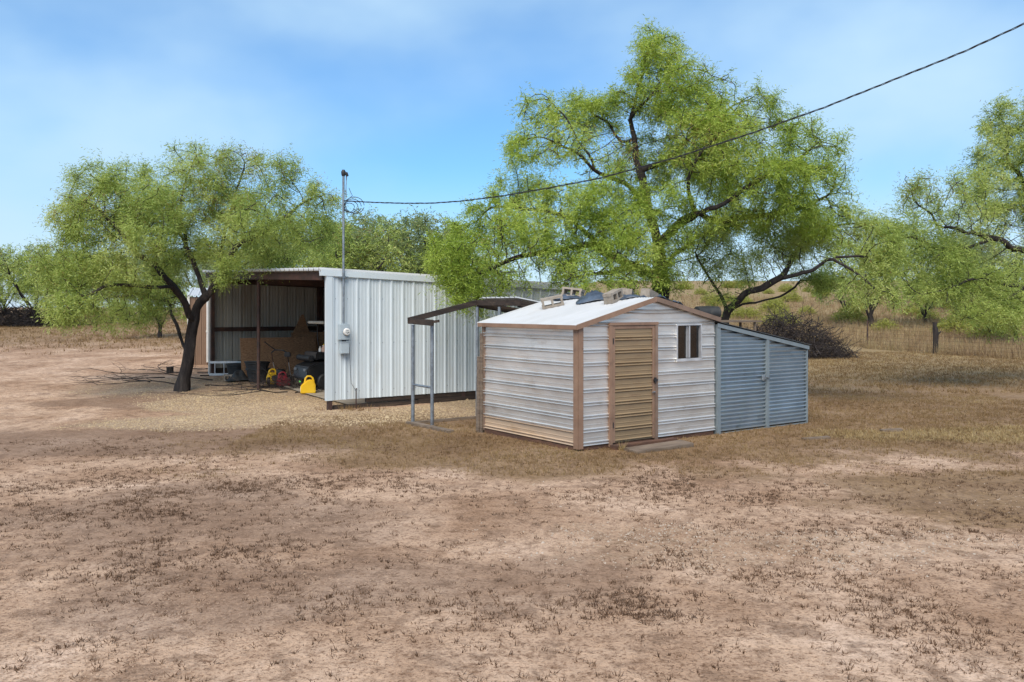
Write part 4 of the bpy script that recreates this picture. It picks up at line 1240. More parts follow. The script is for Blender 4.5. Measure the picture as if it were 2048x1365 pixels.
def grow_tree(limbs, attr, step, infl, kill, maxit, rng, up=0.13):
    pos = []; par = []
    for li, L_ in enumerate(limbs):
        pts = resample([np.asarray(p, float) for p in L_], step)
        if li == 0:
            pos.append(pts[0]); par.append(-1); last = 0
        else:
            d = np.linalg.norm(np.array(pos) - pts[0], axis=1); last = int(d.argmin())
        wlk = np.zeros(3)
        for i, p in enumerate(pts[1:]):
            wlk = wlk * 0.72 + rng.normal(0, step * (0.12 if li == 0 and i < 12 else 0.26), 3)   # crooked limbs
            q = p + wlk
            pos.append(q); par.append(last); last = len(pos) - 1
    A = attr.copy()
    P = np.array(pos)
    nd = np.full(len(A), 1e9); ni = np.zeros(len(A), int)
    def upd(start):
        nonlocal nd, ni
        Q = P[start:]
        for c in range(0, len(Q), 400):
            D = ((A[:, None, :] - Q[None, c:c + 400, :]) ** 2).sum(2)
            j = D.argmin(1); m = D[np.arange(len(A)), j]
            b = m < nd
            nd[b] = m[b]; ni[b] = j[b] + start + c
    upd(0)
    par = list(par)
    dirn = {}
    for it in range(maxit):
        keep = nd > kill * kill
        A = A[keep]; nd = nd[keep]; ni = ni[keep]
        if len(A) == 0: break
        act = nd < infl * infl
        if not act.any(): break
        idx_ = ni[act]
        V = A[act] - P[idx_]; V /= np.linalg.norm(V, axis=1)[:, None] + 1e-9
        u, inv = np.unique(idx_, return_inverse=True)
        S = np.zeros((len(u), 3)); np.add.at(S, inv, V)
        S /= np.linalg.norm(S, axis=1)[:, None] + 1e-9
        S += rng.normal(0, 0.28, S.shape); S[:, 2] += up
        S /= np.linalg.norm(S, axis=1)[:, None] + 1e-9
        new = P[u] + S * step
        d2 = ((new[:, None, :] - P[None, max(0, len(P) - 1500):, :]) ** 2).sum(2).min(1)
        ok = d2 > (0.35 * step) ** 2
        if not ok.any(): break
        st = len(P)
        P = np.vstack([P, new[ok]]); par += list(u[ok])
        upd(st)
        if len(P) > 14000: break
    return P, np.array(par)


def tree_radii(P, par, rbase, rtip):
    n = len(P)
    kids = [[] for _ in range(n)]
    for i in range(1, n): kids[par[i]].append(i)
    tips = sum(1 for k_ in kids if not k_)
    e = max(1.7, math.log(max(tips, 3)) / math.log(rbase / rtip))
    acc = np.zeros(n)
    order = topo(kids)
    for i in reversed(order):
        if not kids[i]: acc[i] = 1.0
        else: acc[i] = sum(acc[k_] for k_ in kids[i])
    r = np.maximum(rtip * acc ** (1 / e), rtip * 1.7)
    r *= rbase / r[0] if r[0] < rbase * 0.6 else 1
    return np.maximum(r, rtip), kids


def topo(kids):
    o = [0]; i = 0
    while i < len(o):
        o += kids[o[i]]; i += 1
    return o


def branch_mesh(P, r, kids, minr=0.0, flare=1.35, sides=(12, 7, 4)):
    V, Fc = [], []
    stack = [(0, None)]
    while stack:
        s, pr = stack.pop()
        chain = ([pr] if pr is not None else []) + [s]
        cur = s
        while kids[cur]:
            ks = sorted(kids[cur], key=lambda q: -r[q])
            for q in ks[1:]: stack.append((q, cur))
            cur = ks[0]; chain.append(cur)
        if len(chain) < 2: continue
        rs = [r[c] for c in chain]
        if pr is not None: rs[0] = min(rs[0], r[s] * 1.25)
        if max(rs) < minr: continue
        n = sides[0] if rs[0] > 0.09 else (sides[1] if rs[0] > 0.025 else sides[2])
        pts = P[chain].copy()
        if len(pts) > 3:
            sm = pts.copy(); sm[1:-1] = 0.5 * pts[1:-1] + 0.25 * (pts[:-2] + pts[2:])
            if pr is None: sm[0] = pts[0]
            pts = sm
        b = len(V); lastv = None
        for i, p in enumerate(pts):
            d = pts[min(i + 1, len(pts) - 1)] - pts[max(i - 1, 0)]
            d = d / (np.linalg.norm(d) + 1e-9)
            a = lastv - d * lastv.dot(d) if lastv is not None else np.cross(d, [0.3, 0.9, 0.31])
            a /= np.linalg.norm(a) + 1e-9; lastv = a
            c = np.cross(d, a)
            rr_ = rs[i]
            if pr is None and i < 3: rr_ *= 1 + (flare - 1) * (1 - i / 3.0)
            for k_ in range(n):
                t = 2 * math.pi * k_ / n
                wob = 1 + (0.16 * math.sin(3 * t + i * 0.8) + 0.10 * math.sin(5 * t - i * 1.3) if n >= 10 else (0.12 * math.sin(2 * t + i) if n > 4 else 0))
                V.append(p + (a * math.cos(t) + c * math.sin(t)) * rr_ * wob)
        for i in range(len(pts) - 1):
            for k_ in range(n):
                k2 = (k_ + 1) % n
                Fc.append((b + i * n + k_, b + i * n + k2, b + (i + 1) * n + k2, b + (i + 1) * n + k_))
    return np.array(V), np.array(Fc)


def leaf_quads(C, rng, length, width, droop=0.6, along=None):
    """narrow rhombic leaflets at points C"""
    n = len(C)
    d = rng.normal(0, 1, (n, 3)); d[:, 2] = d[:, 2] * 0.6 - droop
    d /= np.linalg.norm(d, axis=1)[:, None]
    if along is not None:
        d = d * 0.8 + along * 0.55
        d /= np.linalg.norm(d, axis=1)[:, None]
    s = rng.normal(0, 1, (n, 3)); s -= d * (s * d).sum(1)[:, None]; s /= np.linalg.norm(s, axis=1)[:, None]
    L_ = length * rng.uniform(0.6, 1.3, n)[:, None]; Wd = width * rng.uniform(0.7, 1.3, n)[:, None]
    v = np.stack([C, C + d * L_ * 0.45 + s * Wd * 0.5, C + d * L_, C + d * L_ * 0.45 - s * Wd * 0.5], 1).reshape(-1, 3)
    f = np.arange(n * 4).reshape(n, 4)
    return v, f


def sample_lobes(lobes, n, rng):
    """lobes: centre, radii; points nearer the shell than the middle"""
    vol = np.array([abs(l[1][0] * l[1][1] * l[1][2]) ** 0.72 for l in lobes]); vol /= vol.sum()
    cnt = rng.multinomial(n, vol)
    out_ = []
    for (c, r), k_ in zip(lobes, cnt):
        d = rng.normal(0, 1, (k_, 3)); d /= np.linalg.norm(d, axis=1)[:, None] + 1e-9
        out_.append(np.array(c) + d * (rng.uniform(0, 1, k_) ** 0.36)[:, None] * np.array(r))
    return np.vstack(out_)


def make_tree(name, base, limbs, lobes, natt, nleaf, rbase, label, cat="tree", group=None, step=0.2, infl=1.6, kill=0.3, leaf='leaf',
              llen=0.10, lwid=0.0145, spread=0.16, seed=1, podfrac=0.05, leafr=0.017, rtip=0.0058, minz=None, bare=0.12, sides=(12, 7, 4), droop=0.32):
    rng = np.random.default_rng(seed)
    base = np.asarray(base, float)
    att = sample_lobes(lobes, natt, rng)
    if minz is not None: att = att[att[:, 2] > minz]
    P, par = grow_tree(limbs, att, step, infl, kill, 90, rng)
    r, kids = tree_radii(P, par, rbase, rtip)
    t = empty(name, base, 0, label, cat, group)
    V, Fc = branch_mesh(P, r, kids, sides=sides)
    np_mesh("trunk", V - base, Fc, M['bark'], t, smooth=True)
    dep = np.zeros(len(P), int)                     # steps to the nearest branch end
    for i in reversed(topo(kids)):
        dep[i] = 0 if not kids[i] else 1 + min(dep[q] for q in kids[i])
    tw = np.array([i for i in range(len(P)) if r[i] < leafr and dep[i] <= 3])
    # density varies from bough to bough, so that the sky shows through in places
    dens = 0.12 + np.clip((fbm(P[tw, 0] * 1.25 + P[tw, 2] * 0.8, P[tw, 1] * 1.25 + P[tw, 2] * 1.25, seed + 50, 3) - 0.36) / 0.30, 0, 1) ** 1.1
    if bare > 0:
        dens *= (rng.uniform(0, 1, len(tw)) > bare)
    pr = dens / dens.sum()
    per = 9
    ns_ = nleaf // per
    pick = rng.choice(tw, ns_, p=pr)
    par_ = np.where(par[pick] >= 0, par[pick], pick)
    S0 = P[pick] + (P[par_] - P[pick]) * rng.uniform(0, 1, (ns_, 1)) + rng.normal(0, spread * 0.45, (ns_, 3))
    out_d = P[pick] - P[par_]; out_d /= np.linalg.norm(out_d, axis=1)[:, None] + 1e-9
    sd_ = out_d * 0.55 + rng.normal(0, 0.6, (ns_, 3)); sd_[:, 2] -= droop * 0.45
    sd_ /= np.linalg.norm(sd_, axis=1)[:, None]
    sl_ = spread * 2.0 * rng.uniform(0.5, 1.5, ns_)
    tt = np.tile(np.linspace(0.1, 1.0, per), ns_)
    C = np.repeat(S0, per, 0) + np.repeat(sd_ * sl_[:, None], per, 0) * tt[:, None]
    C[:, 2] -= 0.10 * tt ** 2 * np.repeat(sl_, per)
    C += rng.normal(0, spread * 0.10, C.shape)
    v, f = leaf_quads(C - base, rng, llen, lwid, droop, np.repeat(sd_, per, 0))
    np_mesh("crown", v, f, M[leaf], t)
    if podfrac > 0:
        zt_ = P[tw, 2]; hi = zt_ > np.percentile(zt_, 55)
        w_ = (0.15 + hi) * (fbm(P[tw, 0] * 0.5, P[tw, 2] * 0.5, seed + 90, 2) ** 4)
        pk = rng.choice(tw, int(nleaf * podfrac), p=w_ / w_.sum())
        C = P[pk] + rng.normal(0, spread * 0.8, (len(pk), 3))
        v, f = leaf_quads(C - base, rng, llen * 0.8, lwid * 0.9, 0.9)
        np_mesh("seed_pods", v, f, M['pod'], t)["kind"] = "stuff"
    return t


def L3(spec, Yc):
    return [P3(px, py, Yc + dy) for px, py, dy in spec]


def lob(spec, Yc, rng, dspread=1.0, thick=1.0):
    o = []
    for s in spec:
        px, py, rx_, ry_ = s[:4]
        dy = s[4] if len(s) > 4 else rng.uniform(-1, 1) * dspread
        Y = Yc + dy
        o.append((P3(px, py, Y), (rx_ / F * Y, max(0.5, thick * (rx_ + ry_) / 2 / F * Y), ry_ / F * Y)))
    return o


# --- tall mesquite behind the tin shed
YC = 21.6
rg = np.random.default_rng(3)
limbs = [L3([(1328, 812, 0), (1324, 640, 0), (1318, 545, 0), (1300, 440, 0), (1290, 385, 0.1), (1290, 335, 0.2), (1262, 288, 0.3), (1258, 240, 0.2), (1282, 170, 0), (1312, 95, 0.1)], YC),
         L3([(1296, 410, 0), (1262, 372, -0.4), (1225, 355, -0.8), (1188, 338, -1.0), (1140, 305, -1.2), (1095, 282, -1.3)], YC),
         L3([(1188, 338, -1.0), (1150, 270, -0.6), (1115, 215, -0.4), (1085, 185, -0.3)], YC),
         L3([(1262, 290, 0.3), (1225, 268, 0.8), (1185, 235, 1.2), (1150, 215, 1.4)], YC),
         L3([(1258, 240, 0.2), (1300, 190, -0.5), (1345, 135, -0.6)], YC),
         L3([(1290, 335, 0.2), (1350, 290, 0.9), (1420, 240, 1.4), (1470, 210, 1.6)], YC),
         L3([(1310, 500, 0), (1350, 450, -0.5), (1385, 425, -1.0), (1440, 405, -1.5), (1500, 368, -1.6), (1560, 330, -1.5), (1625, 300, -1.3)], YC),
         L3([(1385, 425, -1.0), (1440, 440, -0.6), (1510, 430, -0.4), (1590, 420, 0.0), (1650, 400, 0.3)], YC),
         L3([(1385, 425, -1.0), (1380, 360, -1.5), (1400, 310, -1.8), (1440, 260, -1.8)], YC),
         L3([(1320, 560, 0), (1270, 520, -0.8), (1200, 490, -1.3), (1120, 490, -1.6), (1040, 510, -1.7), (950, 545, -1.7), (905, 570, -1.6)], YC),
         L3([(1200, 490, -1.3), (1130, 440, -1.0), (1050, 425, -0.8), (980, 430, -0.6)], YC),
         L3([(1318, 545, 0), (1360, 500, 1.0), (1420, 470, 1.8), (1500, 450, 2.2)], YC),
         L3([(1270, 520, -0.8), (1220, 545, -1.5), (1160, 560, -1.9)], YC)]
spec = [(1312, 100, 62, 48, 0), (1290, 185, 80, 60, 0), (1375, 190, 95, 75, -0.6), (1180, 225, 75, 50, 1.2), (1065, 225, 45, 50, -0.6), (1060, 300, 70, 55, -1.1),
        (1130, 290, 90, 55, -1.0), (1470, 235, 95, 70, 1.4), (1560, 270, 60, 55, 0.5), (1620, 300, 75, 65, -1.0), (1650, 380, 55, 80, 0.2), (1420, 290, 110, 80, -1.4),
        (1540, 370, 110, 75, -1.2), (1460, 340, 100, 70, 1.4), (1050, 400, 90, 55, -0.8), (970, 455, 85, 55, -0.8), (1080, 470, 110, 60, -1.5), (925, 530, 65, 60, -1.6),
        (960, 600, 40, 30, -1.6), (1020, 560, 70, 40, -1.7), (1200, 430, 95, 70, -1.0), (1190, 520, 110, 60, -1.7), (1130, 555, 80, 30, -1.8), (1275, 535, 55, 60, -1.6),
        (1300, 330, 70, 60, 1.0), (1420, 430, 80, 45, -0.8), (1590, 440, 90, 50, -0.2), (1500, 440, 80, 50, 2.0), (1210, 340, 70, 40, -0.9), (1690, 430, 25, 40, 0.3), (1385, 500, 60, 60, 0.6),
        (990, 520, 85, 60, -2.2), (1100, 535, 85, 45, -2.3), (1200, 560, 75, 35, -2.3), (1285, 560, 45, 38, -2.2), (895, 510, 45, 45, -2.0), (1345, 480, 50, 50, -1.0), (1350, 560, 40, 30, -0.8), (1250, 400, 50, 40, -1.2), (1262, 460, 55, 50, -1.9), (1335, 400, 50, 45, -1.6), (1170, 400, 65, 45, -1.7), (1230, 300, 50, 40, -1.2), (1060, 450, 90, 50, -2.0), (930, 580, 50, 40, -2.1)]
make_tree("mesquite_tree", (P3(1328, 812, YC)[0], YC, G(P3(1328, 812, YC)[0], YC) - 0.05), limbs, lob(spec, YC, rg, thick=1.15), 5000, 320000, 0.20,
          "tallest mesquite tree with dark forked limbs rising behind the tin shed", infl=1.5, kill=0.24, leaf='leaf_bright', seed=5, spread=0.14, podfrac=0.03)

# --- second, leaning trunk to its right
YD = 22.2
limbs = [L3([(1452, 800, 0), (1452, 690, 0), (1450, 622, 0), (1432, 575, -0.1), (1405, 530, -0.2), (1390, 500, -0.2)], YD),
         L3([(1450, 625, 0), (1485, 592, -0.3), (1530, 575, -0.6), (1565, 552, -0.8), (1620, 545, -1.0), (1665, 520, -1.1), (1715, 500, -1.2), (1770, 530, -1.2)], YD),
         L3([(1470, 605, -0.2), (1530, 600, 0.3), (1580, 580, 0.6), (1600, 560, 0.9), (1650, 560, 1.1)], YD),
         L3([(1565, 552, -0.8), (1600, 500, -0.4), (1640, 470, 0.0), (1690, 450, 0.2)], YD),
         L3([(1665, 520, -1.1), (1720, 560, -1.4), (1760, 600, -1.5)], YD)]
spec = [(1440, 545, 45, 50, -0.3), (1480, 520, 50, 40, -0.4), (1420, 480, 50, 40, -0.3), (1640, 470, 70, 40, 0.1), (1710, 455, 60, 45, 0.0), (1760, 500, 50, 50, -1.2), (1740, 570, 45, 40, -1.5),
        (1560, 500, 70, 35, -0.5), (1455, 600, 35, 25, -0.2), (1640, 560, 60, 25, 0.8), (1770, 590, 30, 40, -1.4)]
make_tree("mesquite_tree", (P3(1452, 800, YD)[0], YD, G(P3(1452, 800, YD)[0], YD) - 0.05), limbs, lob(spec, YD, rg, thick=1.2), 1050, 46000, 0.125,
          "leaning mesquite with bare tangled limbs reaching out over the blue lean-to", infl=1.4, kill=0.26, leaf='leaf', seed=8, podfrac=0.02, bare=0.25)

# --- mesquite in front of the carport opening
YL = 23.4
limbs = [L3([(364, 790, 0), (371, 740, 0), (378, 690, 0), (386, 640, 0), (400, 606, 0), (424, 576, 0)], YL),
         L3([(424, 576, 0), (446, 540, -0.3), (472, 502, -0.6), (520, 462, -0.9), (562, 432, -1.0), (602, 400, -1.1), (645, 392, -1.1)], YL),
         L3([(410, 594, 0), (396, 545, 0.3), (381, 505, 0.5), (373, 465, 0.7), (368, 420, 0.8), (374, 365, 0.9), (390, 310, 0.9)], YL),
         L3([(385, 646, 0), (366, 610, -0.5), (346, 575, -1.0), (310, 530, -1.4), (250, 480, -1.6), (190, 420, -1.6), (140, 400, -1.5)], YL),
         L3([(374, 706, 0), (354, 660, 0.5), (336, 612, 1.0), (290, 590, 1.6), (220, 600, 2.0), (150, 590, 2.2)], YL),
         L3([(446, 540, -0.3), (440, 500, 0.4), (450, 440, 0.8), (480, 380, 1.0), (500, 330, 1.0)], YL),
         L3([(381, 505, 0.5), (340, 470, 1.2), (290, 430, 1.6), (240, 380, 1.8)], YL),
         L3([(346, 575, -1.0), (290, 580, -1.6), (220, 570, -2.0), (150, 600, -2.0)], YL)]
spec = [(388, 312, 55, 34, 0.9), (470, 330, 70, 40, 1.0), (555, 345, 55, 42, -0.6), (640, 395, 42, 40, -1.0), (300, 355, 60, 36, 1.6), (205, 360, 65, 38, -1.2), (128, 435, 38, 45, -1.3),
        (210, 440, 85, 55, 0), (330, 430, 90, 60, 0.8), (430, 410, 85, 60, 0.6), (540, 420, 85, 50, -0.9), (600, 475, 65, 50, -0.9), (160, 530, 65, 60, -1.5), (260, 535, 85, 60, -1.4),
        (330, 520, 60, 45, 1.0), (455, 490, 70, 45, 0.3), (545, 510, 65, 32, -0.5), (135, 610, 42, 45, -1.8), (200, 630, 60, 40, 2.0), (270, 625, 60, 40, 1.8), (320, 585, 36, 50, -1.0), (450, 545, 30, 30, -1),
        (640, 470, 40, 40, -1.1), (110, 530, 40, 55, -1.6), (175, 600, 60, 50, -2.0), (290, 480, 75, 55, -1.9), (200, 430, 70, 50, -2.0), (520, 450, 70, 45, -1.7), (400, 350, 60, 45, 0.2), (300, 400, 70, 45, -1.7)]
make_tree("mesquite_tree", (P3(364, 790, YL)[0], YL, G(P3(364, 790, YL)[0], YL) - 0.08), limbs, lob(spec, YL, rg, thick=1.2), 3400, 205000, 0.15,
          "spreading mesquite with thick dark leaning trunk in front of the carport's open side", infl=1.5, kill=0.25, leaf='leaf', seed=15, podfrac=0.06, spread=0.15)

# --- tree at the right edge
YR = 27.0
limbs = [L3([(2150, 775, 0), (2140, 680, 0), (2125, 600, 0), (2100, 520, 0), (2060, 420, 0.4), (2030, 330, 0.6), (2005, 240, 0.8)], YR),
         L3([(2110, 550, 0), (2050, 500, -0.6), (1990, 480, -1.0), (1930, 470, -1.4), (1870, 450, -1.6), (1820, 400, -1.6)], YR),
         L3([(1990, 480, -1.0), (1930, 500, -1.2), (1870, 490, -1.4), (1810, 470, -1.6)], YR),
         L3([(2125, 600, 0), (2050, 570, -1.0), (1980, 560, -1.6), (1900, 575, -2.0), (1850, 590, -2.0)], YR),
         L3([(2050, 570, -1.0), (1990, 610, -1.6), (1930, 640, -2.0)], YR),
         L3([(2100, 520, 0), (2120, 400, 0.2), (2130, 250, 0.0), (2100, 150, 0)], YR)]
spec = [(2010, 235, 50, 45, 0.8), (2050, 320, 60, 70, 0.5), (1960, 365, 60, 40, 0), (1890, 400, 70, 45, -1.4), (1830, 375, 42, 40, -1.6), (1810, 455, 55, 50, -1.6), (1940, 455, 80, 50, -1.0),
        (2050, 450, 80, 60, 0), (1880, 530, 65, 45, -1.6), (1990, 560, 80, 45, -1.4), (1950, 625, 60, 40, -1.9), (2030, 610, 60, 45, -1.5), (2110, 250, 70, 80, 0), (2130, 420, 80, 80, 0.2), (1860, 590, 45, 35, -2.0), (2120, 560, 70, 60, 0), (2000, 300, 55, 55, 0.4), (1940, 420, 70, 45, -0.6), (1840, 480, 70, 50, -1.2), (2030, 520, 75, 55, -0.8), (1930, 560, 75, 45, -0.6), (1790, 520, 45, 45, -1.6), (2000, 400, 70, 50, 0.8), (2010, 640, 60, 35, -1.2)]
make_tree("mesquite_tree", (P3(2150, 775, YR)[0], YR, G(P3(2150, 775, YR)[0], YR) - 0.05), limbs, lob(spec, YR, rg, thick=1.2), 2700, 150000, 0.17,
          "wide mesquite whose long boughs hang over the dry lawn toward the fence", infl=1.6, kill=0.26, leaf='leaf', seed=23, podfrac=0.012, spread=0.16, llen=0.11, lwid=0.017)


# --- trees farther back: three prototypes, copied
def proto(seed, h, wdt, name, label, nl, bare=0.0, leaf='leaf_far', forks=3, podfrac=0.03, group=None, natt=750):
    rng = np.random.default_rng(seed)
    limbs_ = [[np.array([0, 0, -0.1]), np.array([0.1, 0, 0.8]), np.array([0.15, 0.1, 1.5])]]
    lobes_ = []
    for k_ in range(forks + 2):
        a = 2 * math.pi * (k_ + rng.uniform(-0.3, 0.3)) / (forks + 2)
        q = wdt * rng.uniform(0.45, 0.75); z = h * rng.uniform(0.55, 0.8)
        e_ = np.array([q * math.cos(a), q * math.sin(a), z])
        s_ = np.array([0.05, 0, 0.35 + 0.25 * (k_ % 3)])
        limbs_.append([s_, s_ * 0.6 + e_ * 0.4 + np.array([0, 0, 0.2]), e_])
        lobes_.append((e_ + np.array([0, 0, h * 0.02]), (wdt * 0.42, wdt * 0.42, h * 0.2)))
        lobes_.append((e_ * np.array([1.25, 1.25, 0.6]), (wdt * 0.33, wdt * 0.33, h * 0.17)))
    lobes_.append((np.array([0.2, 0, h * 0.82]), (wdt * 0.42, wdt * 0.42, h * 0.16)))
    lobes_.append((np.array([-0.1, 0.2, h * 0.6]), (wdt * 0.5, wdt * 0.5, h * 0.18)))
    return make_tree(name, (0, 0, 0), limbs_, lobes_, natt, nl, 0.16, label, group=group, step=0.24, infl=1.8, kill=0.34, leaf=leaf, llen=0.15, lwid=0.036, spread=0.2,
                     seed=seed, podfrac=podfrac, bare=bare, sides=(8, 5, 3), leafr=0.02, rtip=0.006)


protoA = proto(101, 5.6, 3.1, "mesquite_tree", "x", 26000)
protoB = proto(133, 5.2, 2.8, "mesquite_tree", "x", 22000, leaf='leaf')
protoC = proto(171, 4.4, 2.4, "mesquite_tree", "x", 4200, bare=0.55, podfrac=0.0, natt=420)
used = set()


def place(pr, px, Y, s, rz, label, group, sz=None):
    X = (px - CX) / F * Y
    o = pr if pr.name not in used else copy_tree(pr)
    used.add(pr.name)
    o.location = (X, Y, G(X, Y) - 0.05); o.rotation_euler = (0, 0, rz); o.scale = (s, s, sz or s)
    o["label"] = label
    if group: o["group"] = group
    elif "group" in o: del o["group"]
    return o


gb = "mesquite trees standing in a row behind the carport"
lb = "green mesquite tree whose crown shows above the carport roof"
place(protoA, 815, 42, 1.22, 0.3, 'dull green mesquite crown above the far end of the white carport wall', gb)
place(protoB, 700, 40, 1.14, 1.9, 'mesquite whose crown shows right behind the service mast above the carport', gb)
place(protoA, 610, 44, 1.15, 2.7, 'mesquite behind the carport roof, its crown merging with the spreading tree', gb)
place(protoB, 900, 46, 1.25, 4.0, "mesquite behind the carport, half hidden by the tallest tree's low boughs", gb)
place(protoA, 500, 42, 1.0, 5.1, 'mesquite behind the carport roof, its crown merging with the spreading tree', gb)
place(protoB, 760, 52, 1.35, 0.9, 'mesquite standing farther back between two crowns above the white wall', gb)
gl = "mesquite trees at the far side of the yard"
place(protoB, 66, 54, 1.05, 0.5, "mesquite tree beside the long dark brush heap at the far side of the yard", None)
place(protoA, -70, 58, 1.0, 2.2, "mesquite tree growing over the long dark brush heap", None)
ll = "mesquite tree at the far side of the yard, seen below the spreading tree's crown"
place(protoB, 150, 62, 0.95, 3.3, ll, gl)
place(protoA, 225, 60, 0.9, 4.4, ll, gl)
place(protoB, 318, 44, 0.75, 1.2, ll, gl)
place(protoA, 400, 64, 0.95, 0.1, ll, gl)
place(protoB, 290, 74, 1.1, 5.5, ll, gl)
place(protoA, 120, 80, 1.15, 1.0, ll, gl)
place(protoB, 10, 76, 1.1, 2.9, ll, gl)
gr = "mesquite trees beyond the wire fence"
place(protoC, 1690, 74, 1.0, 0.4, "small nearly bare mesquite standing alone on the dry slope beyond the fence", None)
lr = "pale green mesquite tree rising beyond the wire fence"
place(protoB, 1745, 66, 1.5, 2.6, lr, gr, 1.65)
place(protoA, 1915, 66, 1.2, 3.7, lr, gr, 1.35)
place(protoB, 2030, 52, 0.95, 0.2, lr, gr)
place(protoA, 1990, 80, 1.2, 1.4, lr, gr)
place(protoC, 1850, 70, 0.9, 2.2, "thin bare mesquite among tall grass beyond the wooden fence post", None)


# ================================================================== shrubs on the dry slope
def shrub_proto(seed, n):
    rng = np.random.default_rng(seed)
    t = empty("shrub", (0, 0, 0), 0, "x", "shrub")
    d = rng.normal(0, 1, (n, 3)); d /= np.linalg.norm(d, axis=1)[:, None]; d[:, 2] = np.abs(d[:, 2])
    C = d * (rng.uniform(0.2, 1, n) ** 0.5)[:, None] * np.array([0.8, 0.8, 0.85]) * (0.6 + 0.7 * fbm(d[:, 0] * 3 + 5, d[:, 1] * 3 + d[:, 2] * 2, seed, 3))[:, None]
    v, f = leaf_quads(C, rng, 0.16, 0.035, -0.5)
    np_mesh("foliage", v, f, M['shrub'], t)
    mb = MB()
    for k_ in range(14):
        a = d[k_] * 0.8
        mb.tube([(0, 0, -0.1), tuple(a * 0.5 + np.array([0, 0, 0.1])), tuple(a)], [0.015, 0.01, 0.004], 4)
    mb.build("stems", M['twig'], t)
    return t


shp = shrub_proto(5, 1500)
rngS = np.random.default_rng(44)
spots = [(1905, 640, 60), (1975, 655, 56), (1560, 640, 66), (1612, 618, 80), (1830, 612, 78), (1880, 600, 88), (1740, 600, 96), (1640, 592, 110), (1700, 628, 70), (1935, 618, 74), (2020, 625, 72), (1580, 600, 100), (1770, 640, 62), (1480, 625, 75)] + [(int(rngS.uniform(1340, 2060)), 600, float(rngS.uniform(72, 150))) for _ in range(40)]
for i, (px, py, Y) in enumerate(spots):
    o = shp if i == 0 else copy_tree(shp)
    X = (px - CX) / F * Y
    s = rngS.uniform(0.9, 1.7)
    o.location = (X, Y, G(X, Y)); o.scale = (s * 1.3, s * 1.3, s); o.rotation_euler = (0, 0, rngS.uniform(0, 6))
    o["label"] = "yellow green shrub on the dry grassy slope beyond the fence"
    o["group"] = "shrubs on the dry slope"


# ================================================================== brush piles
def brush_pile(name, c, rx_, ry_, h, n, label, seed, cat="brush pile", rb=0.02):
    rng = np.random.default_rng(seed)
    gz = G(c[0], c[1])
    t = empty(name, (c[0], c[1], gz), 0, label, cat)
    for grp in range(3):
        mb = MB()
        for k_ in range(n // 3):
            a = rng.uniform(0, 6.28); q = rng.uniform(0, 1) ** 0.6
            x, y = q * rx_ * math.cos(a), q * ry_ * math.sin(a)
            top = h * max(0.0, 1 - q ** 1.6)
            z = rng.uniform(0, 1) ** 0.8 * top
            yaw = rng.uniform(0, 6.28); pit = rng.normal(0.05, 0.45)
            L_ = rng.uniform(0.6, 1.9)
            d = np.array([math.cos(yaw) * math.cos(pit), math.sin(yaw) * math.cos(pit), math.sin(pit)])
            p = np.array([x, y, z]) - d * L_ * 0.4
            pts = [p]
            for s_ in range(4):
                d = d + rng.normal(0, 0.22, 3); d /= np.linalg.norm(d)
                p = p + d * L_ / 4; pts.append(p.copy())
            for p_ in pts: p_[2] = max(0.02, p_[2])
            r0 = rb * rng.uniform(0.35, 1.2)
            mb.tube(pts, [r0, r0 * 0.85, r0 * 0.65, r0 * 0.45, r0 * 0.2], 4, cap=False)
            if rng.uniform() < 0.8:
                for s_ in range(2):
                    b0 = pts[rng.integers(1, 4)]; d2 = d + rng.normal(0, 0.7, 3); d2 /= np.linalg.norm(d2)
                    mb.tube([b0, b0 + d2 * 0.25, b0 + d2 * 0.5 + rng.normal(0, .05, 3)], [r0 * 0.45, r0 * 0.3, r0 * 0.12], 3, cap=False)
        o = mb.build("branches", M['twig'], t); o["kind"] = "stuff"
    return t


X, Y = W(1590, 712)
brush_pile("brush_pile", (13.4, 41.5), 3.0, 1.7, 2.3, 1500, "big heap of dark cut branches beside the fence behind the blue lean-to", 3)
brush_pile("brush_pile", ((40 - CX) / F * 55, 55.0), 4.2, 1.6, 1.25, 900, "long dark brush heap at the far side of the yard", 4, rb=0.03)
X, Y = W(455, 752, 0.15)


def fallen_branch(px, py, L_, yaw, label, seed, r0=0.019, lift=0.02, group="dead branches on the ground by the carport"):
    rng = np.random.default_rng(seed)
    X, Y = W(px, py, 0.1)
    g = G(X, Y)
    mb = MB()

    def rec(p, d, L__, r_, lev):
        pts = [p.copy()]; n_ = 7
        for s_ in range(n_):
            d = d + rng.normal(0, 0.16, 3); d[2] *= 0.6; d /= np.linalg.norm(d)
            p = p + d * L__ / n_
            p[2] = max(p[2], r_ * 0.6 + G(X + p[0], Y + p[1]) - g + lift * 0.3)
            pts.append(p.copy())
            if lev < 2 and s_ > 0 and rng.uniform() < 0.75:
                d2 = d + rng.normal(0, 0.65, 3); d2[2] = abs(d2[2]) * 0.5; d2 /= np.linalg.norm(d2)
                rec(p.copy(), d2, L__ * rng.uniform(0.3, 0.55), r_ * 0.5, lev + 1)
        mb.tube(pts, list(np.linspace(r_, r_ * 0.3, n_ + 1)), 5)
    rec(np.array([0, 0, lift]), np.array([math.cos(yaw), math.sin(yaw), 0.12]), L_, r0, 0)
    o = mb.build("dead_branch", M['twig'], None)
    o.location = (X, Y, g)
    setp(o, label, "dead branch", group)


